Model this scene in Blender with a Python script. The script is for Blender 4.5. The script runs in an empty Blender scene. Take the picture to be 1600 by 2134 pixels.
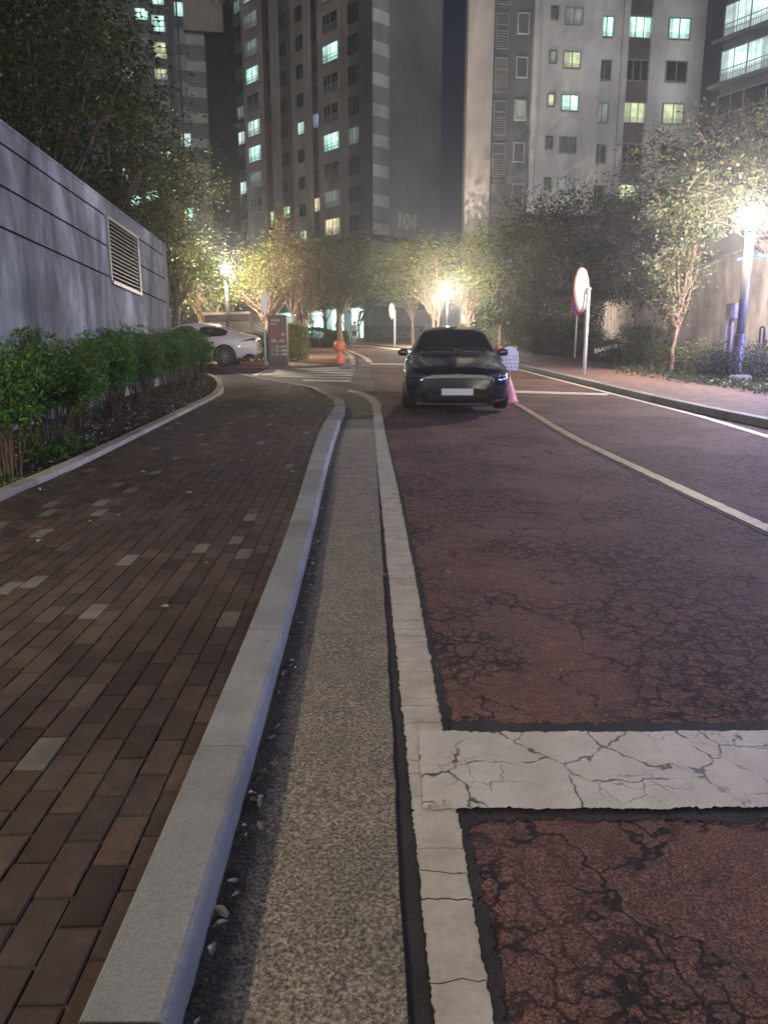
import bpy, bmesh, math, random
import numpy as np
from mathutils import Vector, Matrix
from mathutils.bvhtree import BVHTree
SC = bpy.context.scene
COL = SC.collection
random.seed(11)

# ---------------------------------------------------------------- camera
PITCH = math.atan((1067-755)/1480.0); CT, ST = math.cos(PITCH), math.sin(PITCH); EYE = 1.4
cam = bpy.data.cameras.new("camera"); camo = bpy.data.objects.new("camera", cam); COL.objects.link(camo)
cam.sensor_fit = 'VERTICAL'; cam.sensor_height = 24; cam.lens = 24*1480/2134.0
cam.clip_start = .05; cam.clip_end = 1500
camo.location = (0, 0, EYE); camo.rotation_euler = (math.pi/2-PITCH, 0, 0)
SC.camera = camo

# ---------------------------------------------------------------- render / exposure
SC.view_settings.view_transform = 'Standard'; SC.view_settings.look = 'None'
SC.view_settings.exposure = 0.22; SC.view_settings.gamma = 1.0
SC.cycles.use_denoising = True
SC.cycles.max_bounces = 5; SC.cycles.diffuse_bounces = 2; SC.cycles.glossy_bounces = 3
SC.cycles.transparent_max_bounces = 8; SC.cycles.volume_bounces = 0
SC.cycles.sample_clamp_indirect = 4.0
SC.cycles.use_adaptive_sampling = True; SC.cycles.adaptive_threshold = .02

# ---------------------------------------------------------------- world: night sky
w = bpy.data.worlds.new("World"); SC.world = w; w.use_nodes = True
nt = w.node_tree; bg = nt.nodes["Background"]
tc = nt.nodes.new("ShaderNodeTexCoord"); sx = nt.nodes.new("ShaderNodeSeparateXYZ"); cr = nt.nodes.new("ShaderNodeValToRGB")
nt.links.new(tc.outputs["Generated"], sx.inputs[0]); nt.links.new(sx.outputs["Z"], cr.inputs[0]); nt.links.new(cr.outputs[0], bg.inputs[0])
cr.color_ramp.elements[0].position = 0.0; cr.color_ramp.elements[0].color = (.022, .026, .036, 1)
cr.color_ramp.elements[1].position = .5; cr.color_ramp.elements[1].color = (.0045, .008, .018, 1)
bg.inputs[1].default_value = 1.0

# soft glow of the city behind the camera (one wide sun lamp, very weak, low in the sky)
sl = bpy.data.lights.new("city_glow", 'SUN'); slo = bpy.data.objects.new("city_glow", sl); COL.objects.link(slo)
sl.energy = .85; sl.angle = math.radians(50); sl.color = (1, .97, .95)
slo.rotation_euler = Vector((-.05, .96, -.27)).to_track_quat('-Z', 'Y').to_euler()

# ---------------------------------------------------------------- ground shape and view helpers
def gz(Y):
    if Y > 88: return gz(88)
    d = Y-3.9
    return .01*Y+.02*(math.sqrt(d*d+2.25)+d)
def ray(px, py):
    u = (px-800)/1480; v = (1067-py)/1480
    return (u, CT+v*ST, -ST+v*CT)
def G(px, py, off=0.):
    d = ray(px, py)
    f = lambda t: EYE+t*d[2]-gz(t*d[1])-off
    t = .3
    while t < 140 and f(t) > 0: t *= 1.02
    a, b = t/1.02, t
    for _ in range(40):
        m = (a+b)/2
        if f(m) > 0: a = m
        else: b = m
    return Vector((a*d[0], a*d[1], EYE+a*d[2]))
def atY(px, py, Y):
    d = ray(px, py); t = Y/d[1]; return Vector((t*d[0], Y, EYE+t*d[2]))
def plane_hit(px, py, O, D):
    d = ray(px, py); n = (-D[1], D[0]); t = (O[0]*n[0]+O[1]*n[1])/(d[0]*n[0]+d[1]*n[1])
    x, y = t*d[0], t*d[1]
    return (x-O[0])*D[0]+(y-O[1])*D[1], EYE+t*d[2]

# ---------------------------------------------------------------- object helpers
def tag(o, label=None, cat=None, group=None, kind=None):
    if label: o["label"] = label
    if cat: o["category"] = cat
    if group: o["group"] = group
    if kind: o["kind"] = kind
    return o
def empty(name, loc, rz=0, label=None, cat=None, group=None):
    o = bpy.data.objects.new(name, None); COL.objects.link(o)
    o.location = loc; o.rotation_euler = (0, 0, rz); o.empty_display_size = .2
    return tag(o, label, cat, group)
def link_mesh(name, me, mats, parent=None, smooth=False, loc=None):
    o = bpy.data.objects.new(name, me); COL.objects.link(o)
    if mats is not None and len(me.materials) == 0:
        for m in (mats if isinstance(mats, (list, tuple)) else [mats]): me.materials.append(m)
    if parent: o.parent = parent
    if loc is not None: o.location = loc
    if smooth:
        me.polygons.foreach_set("use_smooth", [True]*len(me.polygons))
    return o
def copy_tree(o, parent=None):
    c = o.copy(); COL.objects.link(c); c.parent = parent
    for ch in o.children: copy_tree(ch, c)
    return c
class MB:
    def __init__(s): s.v = []; s.f = []; s.m = []; s.mi = 0
    def add(s, vs, fs):
        b = len(s.v); s.v += [tuple(p) for p in vs]
        for f in fs: s.f.append([b+i for i in f]); s.m.append(s.mi)
    def box(s, c, d, rz=0, M=None):
        x, y, z = d[0]/2, d[1]/2, d[2]/2
        vs = [Vector((a*x, b*y, e*z)) for a in (-1, 1) for b in (-1, 1) for e in (-1, 1)]
        R = M if M else Matrix.Rotation(rz, 3, 'Z')
        vs = [R@v+Vector(c) for v in vs]
        s.add(vs, [(0, 1, 3, 2), (4, 6, 7, 5), (0, 4, 5, 1), (2, 3, 7, 6), (0, 2, 6, 4), (1, 5, 7, 3)])
    def tube(s, pts, rad, seg=8, cap=True):
        pts = [Vector(p) for p in pts]; n = len(pts)
        if not isinstance(rad, (list, tuple)): rad = [rad]*n
        b = len(s.v); prev = None
        for i, p in enumerate(pts):
            t = (pts[min(i+1, n-1)]-pts[max(i-1, 0)]).normalized()
            if prev is None:
                a = Vector((1, 0, 0)) if abs(t.x) < .8 else Vector((0, 1, 0))
                a = (a-t*a.dot(t)).normalized()
            else: a = (prev-t*prev.dot(t)).normalized()
            prev = a; c = t.cross(a)
            for k in range(seg):
                th = 2*math.pi*k/seg
                s.v.append(tuple(p+(a*math.cos(th)+c*math.sin(th))*rad[i]))
        for i in range(n-1):
            for k in range(seg):
                k2 = (k+1) % seg
                s.f.append([b+i*seg+k, b+i*seg+k2, b+(i+1)*seg+k2, b+(i+1)*seg+k]); s.m.append(s.mi)
        if cap:
            s.f.append([b+k for k in range(seg)][::-1]); s.m.append(s.mi)
            s.f.append([b+(n-1)*seg+k for k in range(seg)]); s.m.append(s.mi)
    def lathe(s, prof, c=(0, 0, 0), seg=16, M=None, cap=True, sy=1.0):
        b = len(s.v); n = len(prof); c = Vector(c)
        for r, z in prof:
            for k in range(seg):
                th = 2*math.pi*k/seg; v = Vector((r*math.cos(th), sy*r*math.sin(th), z))
                if M: v = M@v
                s.v.append(tuple(v+c))
        for i in range(n-1):
            for k in range(seg):
                k2 = (k+1) % seg
                s.f.append([b+i*seg+k, b+i*seg+k2, b+(i+1)*seg+k2, b+(i+1)*seg+k]); s.m.append(s.mi)
        if cap:
            s.f.append([b+k for k in range(seg)][::-1]); s.m.append(s.mi)
            s.f.append([b+(n-1)*seg+k for k in range(seg)]); s.m.append(s.mi)
    def prism(s, poly, z0, z1):
        n = len(poly)
        vs = [(p[0], p[1], z0) for p in poly]+[(p[0], p[1], z1) for p in poly]
        s.add(vs, [list(range(n))[::-1], list(range(n, 2*n))]+[[i, (i+1) % n, n+(i+1) % n, n+i] for i in range(n)])
    def mesh(s, name):
        me = bpy.data.meshes.new(name); me.from_pydata(s.v, [], s.f)
        me.polygons.foreach_set("material_index", s.m); me.update(); return me
    def build(s, name, mats, parent=None, smooth=False, loc=None, fix=True):
        me = s.mesh(name)
        if fix:
            bm = bmesh.new(); bm.from_mesh(me); bmesh.ops.recalc_face_normals(bm, faces=bm.faces); bm.to_mesh(me); bm.free()
        return link_mesh(name, me, mats, parent, smooth, loc)
CUTS = [-8+.5*i for i in range(40)]+[12+i for i in range(0, 120)]
def sheet(name, poly, off, mat, side=0.0, fn=None, parent=None):
    """flat polygon(s) (2-D points) laid on the ground shape at the given height above it; side = depth of its edge"""
    polys = poly if isinstance(poly[0][0], (list, tuple, Vector)) else [poly]
    bm = bmesh.new()
    for pl in polys:
        vs = [bm.verts.new((p[0], p[1], 0)) for p in pl]
        try: bm.faces.new(vs)
        except Exception: pass
    bmesh.ops.recalc_face_normals(bm, faces=bm.faces)
    ys = [v.co.y for v in bm.verts]; lo, hi = min(ys), max(ys)
    bmesh.ops.triangulate(bm, faces=[f for f in bm.faces if len(f.verts) > 4])
    for c in CUTS:
        if lo < c < hi:
            bmesh.ops.bisect_plane(bm, geom=bm.verts[:]+bm.edges[:]+bm.faces[:], plane_co=(0, c, 0), plane_no=(0, 1, 0))
    for f in bm.faces:
        if f.normal.z < 0: f.normal_flip()
    if side:
        be = [e for e in bm.edges if e.is_boundary]
        r = bmesh.ops.extrude_edge_only(bm, edges=be)
        low = {v for v in r["geom"] if isinstance(v, bmesh.types.BMVert)}
    else: low = set()
    for v in bm.verts:
        v.co.z = gz_lin(v.co.y)+(off(v.co) if callable(off) else off)-(side if v in low else 0)
    if side: bmesh.ops.recalc_face_normals(bm, faces=bm.faces)
    me = bpy.data.meshes.new(name); bm.to_mesh(me); bm.free()
    o = link_mesh(name, me, mat, parent)
    return o
def gz_lin(Y):
    """the ground height, linear between the cut lines, so that stacked sheets stay apart"""
    import bisect
    i = bisect.bisect_right(CUTS, Y)-1
    if i < 0 or i >= len(CUTS)-1: return gz(Y)
    a, b = CUTS[i], CUTS[i+1]; t = (Y-a)/(b-a)
    return gz(a)*(1-t)+gz(b)*t
def resample(pts, step, closed=False):
    pts = [Vector((p[0], p[1])) for p in pts]
    out = [pts[0]]
    for a, b in zip(pts[:-1], pts[1:]):
        L = (b-a).length; n = max(1, int(round(L/step)))
        for i in range(1, n+1): out.append(a.lerp(b, i/n))
    return out
def smooth_path(pts, it=2):
    pts = [Vector((p[0], p[1])) for p in pts]
    for _ in range(it):
        q = [pts[0]]
        for a, b in zip(pts[:-1], pts[1:]): q += [a.lerp(b, .25), a.lerp(b, .75)]
        q.append(pts[-1]); pts = q
    return pts
def at_frac(pts, n):
    L = [0]
    for a, b in zip(pts[:-1], pts[1:]): L.append(L[-1]+(b-a).length)
    out = []
    j = 0
    for i in range(n+1):
        s = L[-1]*i/n
        while j < len(L)-2 and L[j+1] < s: j += 1
        t = (s-L[j])/max(1e-9, L[j+1]-L[j]); out.append(pts[j].lerp(pts[j+1], min(1, max(0, t))))
    return out, L[-1]

# ---------------------------------------------------------------- materials
def newmat(name):
    m = bpy.data.materials.new(name); m.use_nodes = True
    nt = m.node_tree; b = nt.nodes["Principled BSDF"]
    return m, nt, b
def N(nt, t, **kw):
    n = nt.nodes.new("ShaderNode"+t)
    for k, v in kw.items():
        if k.startswith("i_"):
            key = k[2:].replace("_", " ")
            n.inputs[int(key) if key.isdigit() else key].default_value = v
        else: setattr(n, k, v)
    return n
def L(nt, a, b): nt.links.new(a, b)
def coords(nt, scale=(1, 1, 1), rot=(0, 0, 0), which="Object"):
    t = N(nt, "TexCoord"); mp = N(nt, "Mapping"); mp.inputs["Scale"].default_value = scale; mp.inputs["Rotation"].default_value = rot
    L(nt, t.outputs[which], mp.inputs[0]); return mp.outputs[0]
def noise(nt, vec, scale, detail=4, rough=.55, dist=0):
    n = N(nt, "TexNoise"); n.inputs["Scale"].default_value = scale; n.inputs["Detail"].default_value = detail
    n.inputs["Roughness"].default_value = rough; n.inputs["Distortion"].default_value = dist
    L(nt, vec, n.inputs["Vector"]); return n
def ramp(nt, fac, stops, interp='LINEAR'):
    r = N(nt, "ValToRGB"); r.color_ramp.interpolation = interp
    while len(r.color_ramp.elements) < len(stops): r.color_ramp.elements.new(.5)
    for e, (p, c) in zip(r.color_ramp.elements, stops):
        e.position = p; e.color = (c[0], c[1], c[2], 1) if isinstance(c, (tuple, list)) else (c, c, c, 1)
    L(nt, fac, r.inputs[0]); return r.outputs[0]
def mix(nt, fac, a, b, mode='MIX'):
    m = N(nt, "Mix", data_type='RGBA', blend_type=mode)
    for s, v in ((m.inputs[0], fac), (m.inputs[6], a), (m.inputs[7], b)):
        if hasattr(v, "links"): L(nt, v, s)
        elif isinstance(v, (int, float)): s.default_value = v if s == m.inputs[0] else (v, v, v, 1)
        else: s.default_value = (v[0], v[1], v[2], 1)
    return m.outputs[2]
def math_(nt, op, a, b=None, clamp=False):
    m = N(nt, "Math", operation=op, use_clamp=clamp)
    for s, v in ((m.inputs[0], a), (m.inputs[1], b)):
        if v is None: continue
        if hasattr(v, "links"): L(nt, v, s)
        else: s.default_value = v
    return m.outputs[0]
def bump(nt, b, h, strength=.3, dist=.01):
    n = N(nt, "Bump"); n.inputs["Strength"].default_value = strength; n.inputs["Distance"].default_value = dist
    L(nt, h, n.inputs["Height"]); L(nt, n.outputs[0], b.inputs["Normal"]); return n
def simple(name, col, rough=.6, metal=0, var=.15, scale=8, bmp=0, spec=.5, coat=0):
    m, nt, b = newmat(name)
    c = coords(nt); n = noise(nt, c, scale, 5)
    d = tuple(x*(1-var) for x in col); e = tuple(min(1, x*(1+var)) for x in col)
    L(nt, ramp(nt, n.outputs[0], [(.3, d), (.7, e)]), b.inputs["Base Color"])
    b.inputs["Roughness"].default_value = rough; b.inputs["Metallic"].default_value = metal
    b.inputs["Specular IOR Level"].default_value = spec; b.inputs["Coat Weight"].default_value = coat
    b.inputs["Coat Roughness"].default_value = .04
    if bmp: bump(nt, b, noise(nt, c, scale*12, 3).outputs[0], bmp, .005)
    return m
def emis(name, col, s):
    m, nt, b = newmat(name)
    b.inputs["Base Color"].default_value = (*col, 1); b.inputs["Emission Color"].default_value = (*col, 1); b.inputs["Emission Strength"].default_value = s
    return m
# ================================================================ surface materials
def cracks(nt, vec, scale, width, warp=.35, wscale=3.0):
    """thin dark lines along the cell borders of a warped voronoi pattern; 1 in the crack"""
    n = noise(nt, vec, wscale, 4, .6)
    sub = N(nt, "VectorMath", operation='SUBTRACT'); L(nt, n.outputs["Color"], sub.inputs[0]); sub.inputs[1].default_value = (.5, .5, .5)
    sc = N(nt, "VectorMath", operation='SCALE'); L(nt, sub.outputs[0], sc.inputs[0]); sc.inputs["Scale"].default_value = warp
    ad = N(nt, "VectorMath", operation='ADD'); L(nt, vec, ad.inputs[0]); L(nt, sc.outputs[0], ad.inputs[1])
    v = N(nt, "TexVoronoi", feature='DISTANCE_TO_EDGE'); v.inputs["Scale"].default_value = scale; L(nt, ad.outputs[0], v.inputs["Vector"])
    r = ramp(nt, v.outputs["Distance"], [(0, 1), (width*.6, .95), (width*1.35, 0)])
    return r
def road_material():
    m, nt, b = newmat("red_asphalt"); c = coords(nt)
    big = noise(nt, c, .8, 5, .6); fine = noise(nt, c, 140, 3, .7); mid = noise(nt, c, 14, 5, .65)
    st = coords(nt, (.8, 9, 1)); streak = noise(nt, st, 1.7, 5, .65)
    col = ramp(nt, mid.outputs[0], [(.3, (.095, .05, .038)), (.72, (.19, .098, .074))])
    col = mix(nt, math_(nt, 'MULTIPLY', ramp(nt, streak.outputs[0], [(.45, 0), (.75, 1)]), .4), col, (.17, .1, .08))
    col = mix(nt, ramp(nt, big.outputs[0], [(.4, 0), (.65, .5)]), col, (.11, .07, .066))
    col = mix(nt, .85, col, ramp(nt, fine.outputs[0], [(.36, (.25, .25, .25)), (.5, (.95, .95, .95)), (.64, (2.3, 2.2, 2.1))]), 'MULTIPLY')
    # wide broken cracks, then fine alligator cracks where the surface is worn
    msk = noise(nt, c, .9, 3, .5); msk2 = noise(nt, c, 2.3, 3, .6)
    c1 = cracks(nt, c, 2.9, .022, .5, 3.2); c1 = mix(nt, 1, c1, ramp(nt, msk2.outputs[0], [(.42, 0), (.52, 1)]), 'MULTIPLY')
    c2 = cracks(nt, c, 8.5, .06, .22, 7); c2 = mix(nt, 1, c2, ramp(nt, msk.outputs[0], [(.40, .0), (.55, 1)]), 'MULTIPLY')
    c3 = cracks(nt, c, 22, .05, .08, 16); c3 = mix(nt, 1, c3, ramp(nt, msk.outputs[0], [(.4, 0), (.56, .75)]), 'MULTIPLY')
    # worn blotches next to the cracks
    pit = noise(nt, c, 34, 3, .6); pit = ramp(nt, pit.outputs[0], [(.6, 0), (.68, .4)])
    pit = mix(nt, 1, pit, ramp(nt, msk.outputs[0], [(.4, 0), (.58, 1)]), 'MULTIPLY')
    cr = mix(nt, 1, mix(nt, 1, c1, c2, 'LIGHTEN'), mix(nt, 1, c3, pit, 'LIGHTEN'), 'LIGHTEN')
    col = mix(nt, math_(nt, 'MULTIPLY', cr, .92), col, (.012, .011, .011))
    L(nt, col, b.inputs["Base Color"])
    L(nt, ramp(nt, mid.outputs[0], [(.3, .75), (.7, .95)]), b.inputs["Roughness"])
    b.inputs["Specular IOR Level"].default_value = .2
    h = math_(nt, 'SUBTRACT', math_(nt, 'MULTIPLY', fine.outputs[0], .35), cr)
    h = math_(nt, 'ADD', h, math_(nt, 'MULTIPLY', mid.outputs[0], .8))
    bump(nt, b, h, .7, .0045)
    return m
def dark_asphalt(name, c0, c1, cr=True):
    m, nt, b = newmat(name); c = coords(nt)
    fine = noise(nt, c, 110, 3, .7); mid = noise(nt, c, 9, 5, .65)
    col = ramp(nt, mid.outputs[0], [(.3, c0), (.7, c1)])
    col = mix(nt, .7, col, ramp(nt, fine.outputs[0], [(.3, .45), (.7, 1.7)]), 'MULTIPLY')
    L(nt, col, b.inputs["Base Color"]); b.inputs["Roughness"].default_value = .8; b.inputs["Specular IOR Level"].default_value = .3
    bump(nt, b, fine.outputs[0], .8, .006); return m
def paint_material(name, base, dirty, crack=0, cscale=3.2):
    m, nt, b = newmat(name); c = coords(nt)
    mid = noise(nt, c, 7, 6, .65); fine = noise(nt, c, 90, 4, .7); big = noise(nt, c, 1.5, 3)
    col = ramp(nt, mid.outputs[0], [(.32, dirty), (.62, base)])
    col = mix(nt, .35, col, ramp(nt, fine.outputs[0], [(.3, .7), (.7, 1.25)]), 'MULTIPLY')
    h = fine.outputs[0]
    if crack:
        msk = noise(nt, c, 2.6, 3)
        k = cracks(nt, c, cscale, crack, .35, 2.6)
        k2 = cracks(nt, c, cscale*3.1, crack*1.3, .12, 7); k2 = mix(nt, 1, k2, ramp(nt, msk.outputs[0], [(.52, 0), (.62, .7)]), 'MULTIPLY')
        wf = noise(nt, c, 9, 3); k = mix(nt, 1, k, ramp(nt, wf.outputs[0], [(.4, .15), (.5, 1)]), 'MULTIPLY')
        k = mix(nt, 1, k, k2, 'LIGHTEN')
        col = mix(nt, math_(nt, 'MULTIPLY', k, .93), col, (.03, .027, .023))
        h = math_(nt, 'SUBTRACT', math_(nt, 'MULTIPLY', h, .25), k)
    L(nt, col, b.inputs["Base Color"]); b.inputs["Roughness"].default_value = .62
    bump(nt, b, h, .6, .004); return m
def gutter_material():
    m, nt, b = newmat("gutter_aggregate"); c = coords(nt)
    v = N(nt, "TexVoronoi"); v.inputs["Scale"].default_value = 95; L(nt, c, v.inputs["Vector"])
    fine = noise(nt, c, 95, 4, .8); mid = noise(nt, c, 5, 5, .6)
    col = ramp(nt, fine.outputs[0], [(.38, (.045, .034, .018)), (.5, (.2, .155, .085)), (.62, (.44, .35, .2))])
    vb = N(nt, "RGBToBW"); L(nt, v.outputs["Color"], vb.inputs[0]); col = mix(nt, .3, col, vb.outputs[0], 'OVERLAY')
    hs = N(nt, "HueSaturation"); hs.inputs["Saturation"].default_value = .72; L(nt, col, hs.inputs["Color"]); col = hs.outputs[0]
    col = mix(nt, .5, col, ramp(nt, mid.outputs[0], [(.3, .55), (.7, 1.3)]), 'MULTIPLY')
    # damp moss and dirt, with the kerb's shadow painted in, along the kerb foot (attribute-free: follows the slab's own rim)
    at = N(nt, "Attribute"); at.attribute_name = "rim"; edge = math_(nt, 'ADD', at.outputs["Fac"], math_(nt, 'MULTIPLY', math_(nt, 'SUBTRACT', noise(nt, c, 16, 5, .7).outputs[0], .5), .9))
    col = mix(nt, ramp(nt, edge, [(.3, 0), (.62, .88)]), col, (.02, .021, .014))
    L(nt, col, b.inputs["Base Color"]); b.inputs["Roughness"].default_value = .85
    bump(nt, b, math_(nt, 'ADD', fine.outputs[0], math_(nt, 'MULTIPLY', v.outputs["Distance"], .6)), 1.0, .008); return m
def granite(name, col, var=.25):
    m, nt, b = newmat(name); c = coords(nt)
    g = N(nt, "NewGeometry"); isl = ramp(nt, g.outputs["Random Per Island"], [(0, .78), (1, 1.2)])
    f = noise(nt, c, 120, 3, .7); mid = noise(nt, c, 4, 5, .6); st = noise(nt, c, 1.3, 4)
    k = ramp(nt, f.outputs[0], [(.3, tuple(x*(1-var) for x in col)), (.7, tuple(x*(1+var) for x in col))])
    k = mix(nt, 1, k, isl, 'MULTIPLY')
    k = mix(nt, .8, k, ramp(nt, mid.outputs[0], [(.3, .7), (.7, 1.2)]), 'MULTIPLY')
    k = mix(nt, ramp(nt, st.outputs[0], [(.55, 0), (.75, .5)]), k, (.10, .09, .07))
    L(nt, k, b.inputs["Base Color"]); b.inputs["Roughness"].default_value = .75
    bump(nt, b, f.outputs[0], .35, .004); return m
def brick_material():
    m, nt, b = newmat("clay_pavers"); c = coords(nt)
    g = N(nt, "NewGeometry"); r = g.outputs["Random Per Island"]
    col = ramp(nt, r, [(0, (.034, .026, .023)), (.2, (.052, .036, .030)), (.42, (.072, .047, .038)), (.6, (.045, .036, .034)), (.78, (.086, .057, .046)), (.953, (.06, .043, .038)), (.96, (.15, .135, .115)), (1, (.12, .11, .092))], 'LINEAR')
    f = noise(nt, c, 60, 5, .7); mid = noise(nt, c, 9, 5, .6); big = noise(nt, c, .7, 3)
    col = mix(nt, .6, col, ramp(nt, f.outputs[0], [(.3, .6), (.7, 1.5)]), 'MULTIPLY')
    col = mix(nt, .6, col, ramp(nt, mid.outputs[0], [(.3, .6), (.7, 1.4)]), 'MULTIPLY')
    col = mix(nt, .7, col, ramp(nt, big.outputs[0], [(.35, .5), (.65, 1.1)]), 'MULTIPLY')
    L(nt, col, b.inputs["Base Color"]); L(nt, ramp(nt, f.outputs[0], [(.3, .7), (.7, .95)]), b.inputs["Roughness"])
    b.inputs["Specular IOR Level"].default_value = .18
    bump(nt, b, f.outputs[0], .5, .004); return m
def paver_sheet(name, c1, c2, mortar, rot=0):
    m, nt, b = newmat(name); c = coords(nt, rot=(0, 0, rot))
    t = N(nt, "TexBrick"); t.inputs["Scale"].default_value = 1; t.inputs["Brick Width"].default_value = .2; t.inputs["Row Height"].default_value = .1
    t.inputs["Mortar Size"].default_value = .006; t.inputs["Color1"].default_value = (*c1, 1); t.inputs["Color2"].default_value = (*c2, 1); t.inputs["Mortar"].default_value = (*mortar, 1)
    L(nt, c, t.inputs["Vector"]); n = noise(nt, c, 5, 5)
    L(nt, mix(nt, .8, t.outputs["Color"], ramp(nt, n.outputs[0], [(.3, .6), (.7, 1.4)]), 'MULTIPLY'), b.inputs["Base Color"])
    b.inputs["Roughness"].default_value = .85; b.inputs["Specular IOR Level"].default_value = .25; bump(nt, b, t.outputs["Fac"], -.4, .006); return m
def concrete(name, col, streaks=.5, scale=1.0, horiz=False):
    """weathered concrete: cloudy, with long vertical run-off stains"""
    m, nt, b = newmat(name); c = coords(nt)
    s = coords(nt, (1.5*scale, 1.5*scale, .45*scale)); a = noise(nt, s, 1.0, 6, .62, .9); s2 = coords(nt, (5*scale, 5*scale, .5*scale)); a2 = noise(nt, s2, 1, 5, .6)
    cl = noise(nt, c, .9*scale, 6, .65); f = noise(nt, c, 45, 4, .7)
    k = mix(nt, streaks, col, ramp(nt, a.outputs[0], [(.3, (.3, .29, .32)), (.48, (.8, .8, .8)), (.68, (1.9, 1.95, 1.95))]), 'MULTIPLY')
    k = mix(nt, streaks*.5, k, ramp(nt, a2.outputs[0], [(.35, .65), (.65, 1.3)]), 'MULTIPLY')
    k = mix(nt, .8, k, ramp(nt, cl.outputs[0], [(.32, .5), (.66, 1.4)]), 'MULTIPLY')
    k = mix(nt, .3, k, ramp(nt, f.outputs[0], [(.3, .7), (.7, 1.3)]), 'MULTIPLY')
    L(nt, k, b.inputs["Base Color"]); b.inputs["Roughness"].default_value = .85; b.inputs["Specular IOR Level"].default_value = .3
    bump(nt, b, f.outputs[0], .25, .004); return m
def leaf_material(name, dark, light, odd=None, trans=.3):
    m, nt, b = newmat(name)
    g = N(nt, "NewGeometry"); c = coords(nt); n = noise(nt, c, 1.3, 3)
    st = [(0, dark), (.75, light)]
    if odd: st += [(.86, odd), (1, odd)]
    k = ramp(nt, g.outputs["Random Per Island"], st)
    k = mix(nt, .7, k, ramp(nt, n.outputs[0], [(.3, .6), (.7, 1.4)]), 'MULTIPLY')
    L(nt, k, b.inputs["Base Color"]); b.inputs["Roughness"].default_value = .5; b.inputs["Specular IOR Level"].default_value = .3
    tr = N(nt, "BsdfTranslucent"); L(nt, k, tr.inputs[0]); mx = N(nt, "MixShader"); mx.inputs[0].default_value = trans
    out = nt.nodes["Material Output"]; L(nt, b.outputs[0], mx.inputs[1]); L(nt, tr.outputs[0], mx.inputs[2]); L(nt, mx.outputs[0], out.inputs[0])
    return m
def lit_pane(name, col, s, var=.5):
    """a lit room seen through a curtained window: brightness varies over the pane"""
    m, nt, b = newmat(name); c = coords(nt, which="Generated"); o = N(nt, "ObjectInfo")
    ad = N(nt, "VectorMath", operation='ADD'); L(nt, c, ad.inputs[0]); L(nt, o.outputs["Location"], ad.inputs[1])
    n = noise(nt, ad.outputs[0], 2.3, 3); mp = N(nt, "Mapping"); mp.inputs["Scale"].default_value = (26, 26, .3); L(nt, ad.outputs[0], mp.inputs[0])
    n2 = noise(nt, mp.outputs[0], 1.0, 2)
    k = math_(nt, 'MULTIPLY', ramp(nt, n.outputs[0], [(.3, 1-var), (.65, 1)]), ramp(nt, n2.outputs[0], [(.35, .62), (.6, 1)]))
    sp = N(nt, "SeparateXYZ"); L(nt, c, sp.inputs[0]); cw = math_(nt, 'MULTIPLY', o.outputs["Random"], .42)
    cur = math_(nt, 'LESS_THAN', sp.outputs[0], cw); cur2 = math_(nt, 'GREATER_THAN', sp.outputs[0], math_(nt, 'ADD', cw, .62))
    k = math_(nt, 'MULTIPLY', k, math_(nt, 'SUBTRACT', 1, math_(nt, 'MULTIPLY', math_(nt, 'MAXIMUM', cur, cur2), .5)))
    low = math_(nt, 'LESS_THAN', sp.outputs[2], math_(nt, 'ADD', .1, math_(nt, 'MULTIPLY', n.outputs[0], .35))); k = math_(nt, 'MULTIPLY', k, math_(nt, 'SUBTRACT', 1, math_(nt, 'MULTIPLY', low, .4)))
    tl = N(nt, "VectorMath", operation='DISTANCE'); L(nt, c, tl.inputs[0]); tl.inputs[1].default_value = (.45, 0, .86)
    k = math_(nt, 'ADD', k, ramp(nt, tl.outputs["Value"], [(.04, 1.4), (.16, 0)]))
    e = math_(nt, 'MULTIPLY', k, s*1.35)
    b.inputs["Base Color"].default_value = (.2, .2, .2, 1); b.inputs["Emission Color"].default_value = (*col, 1); L(nt, e, b.inputs["Emission Strength"])
    b.inputs["Roughness"].default_value = .2
    return m
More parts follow.
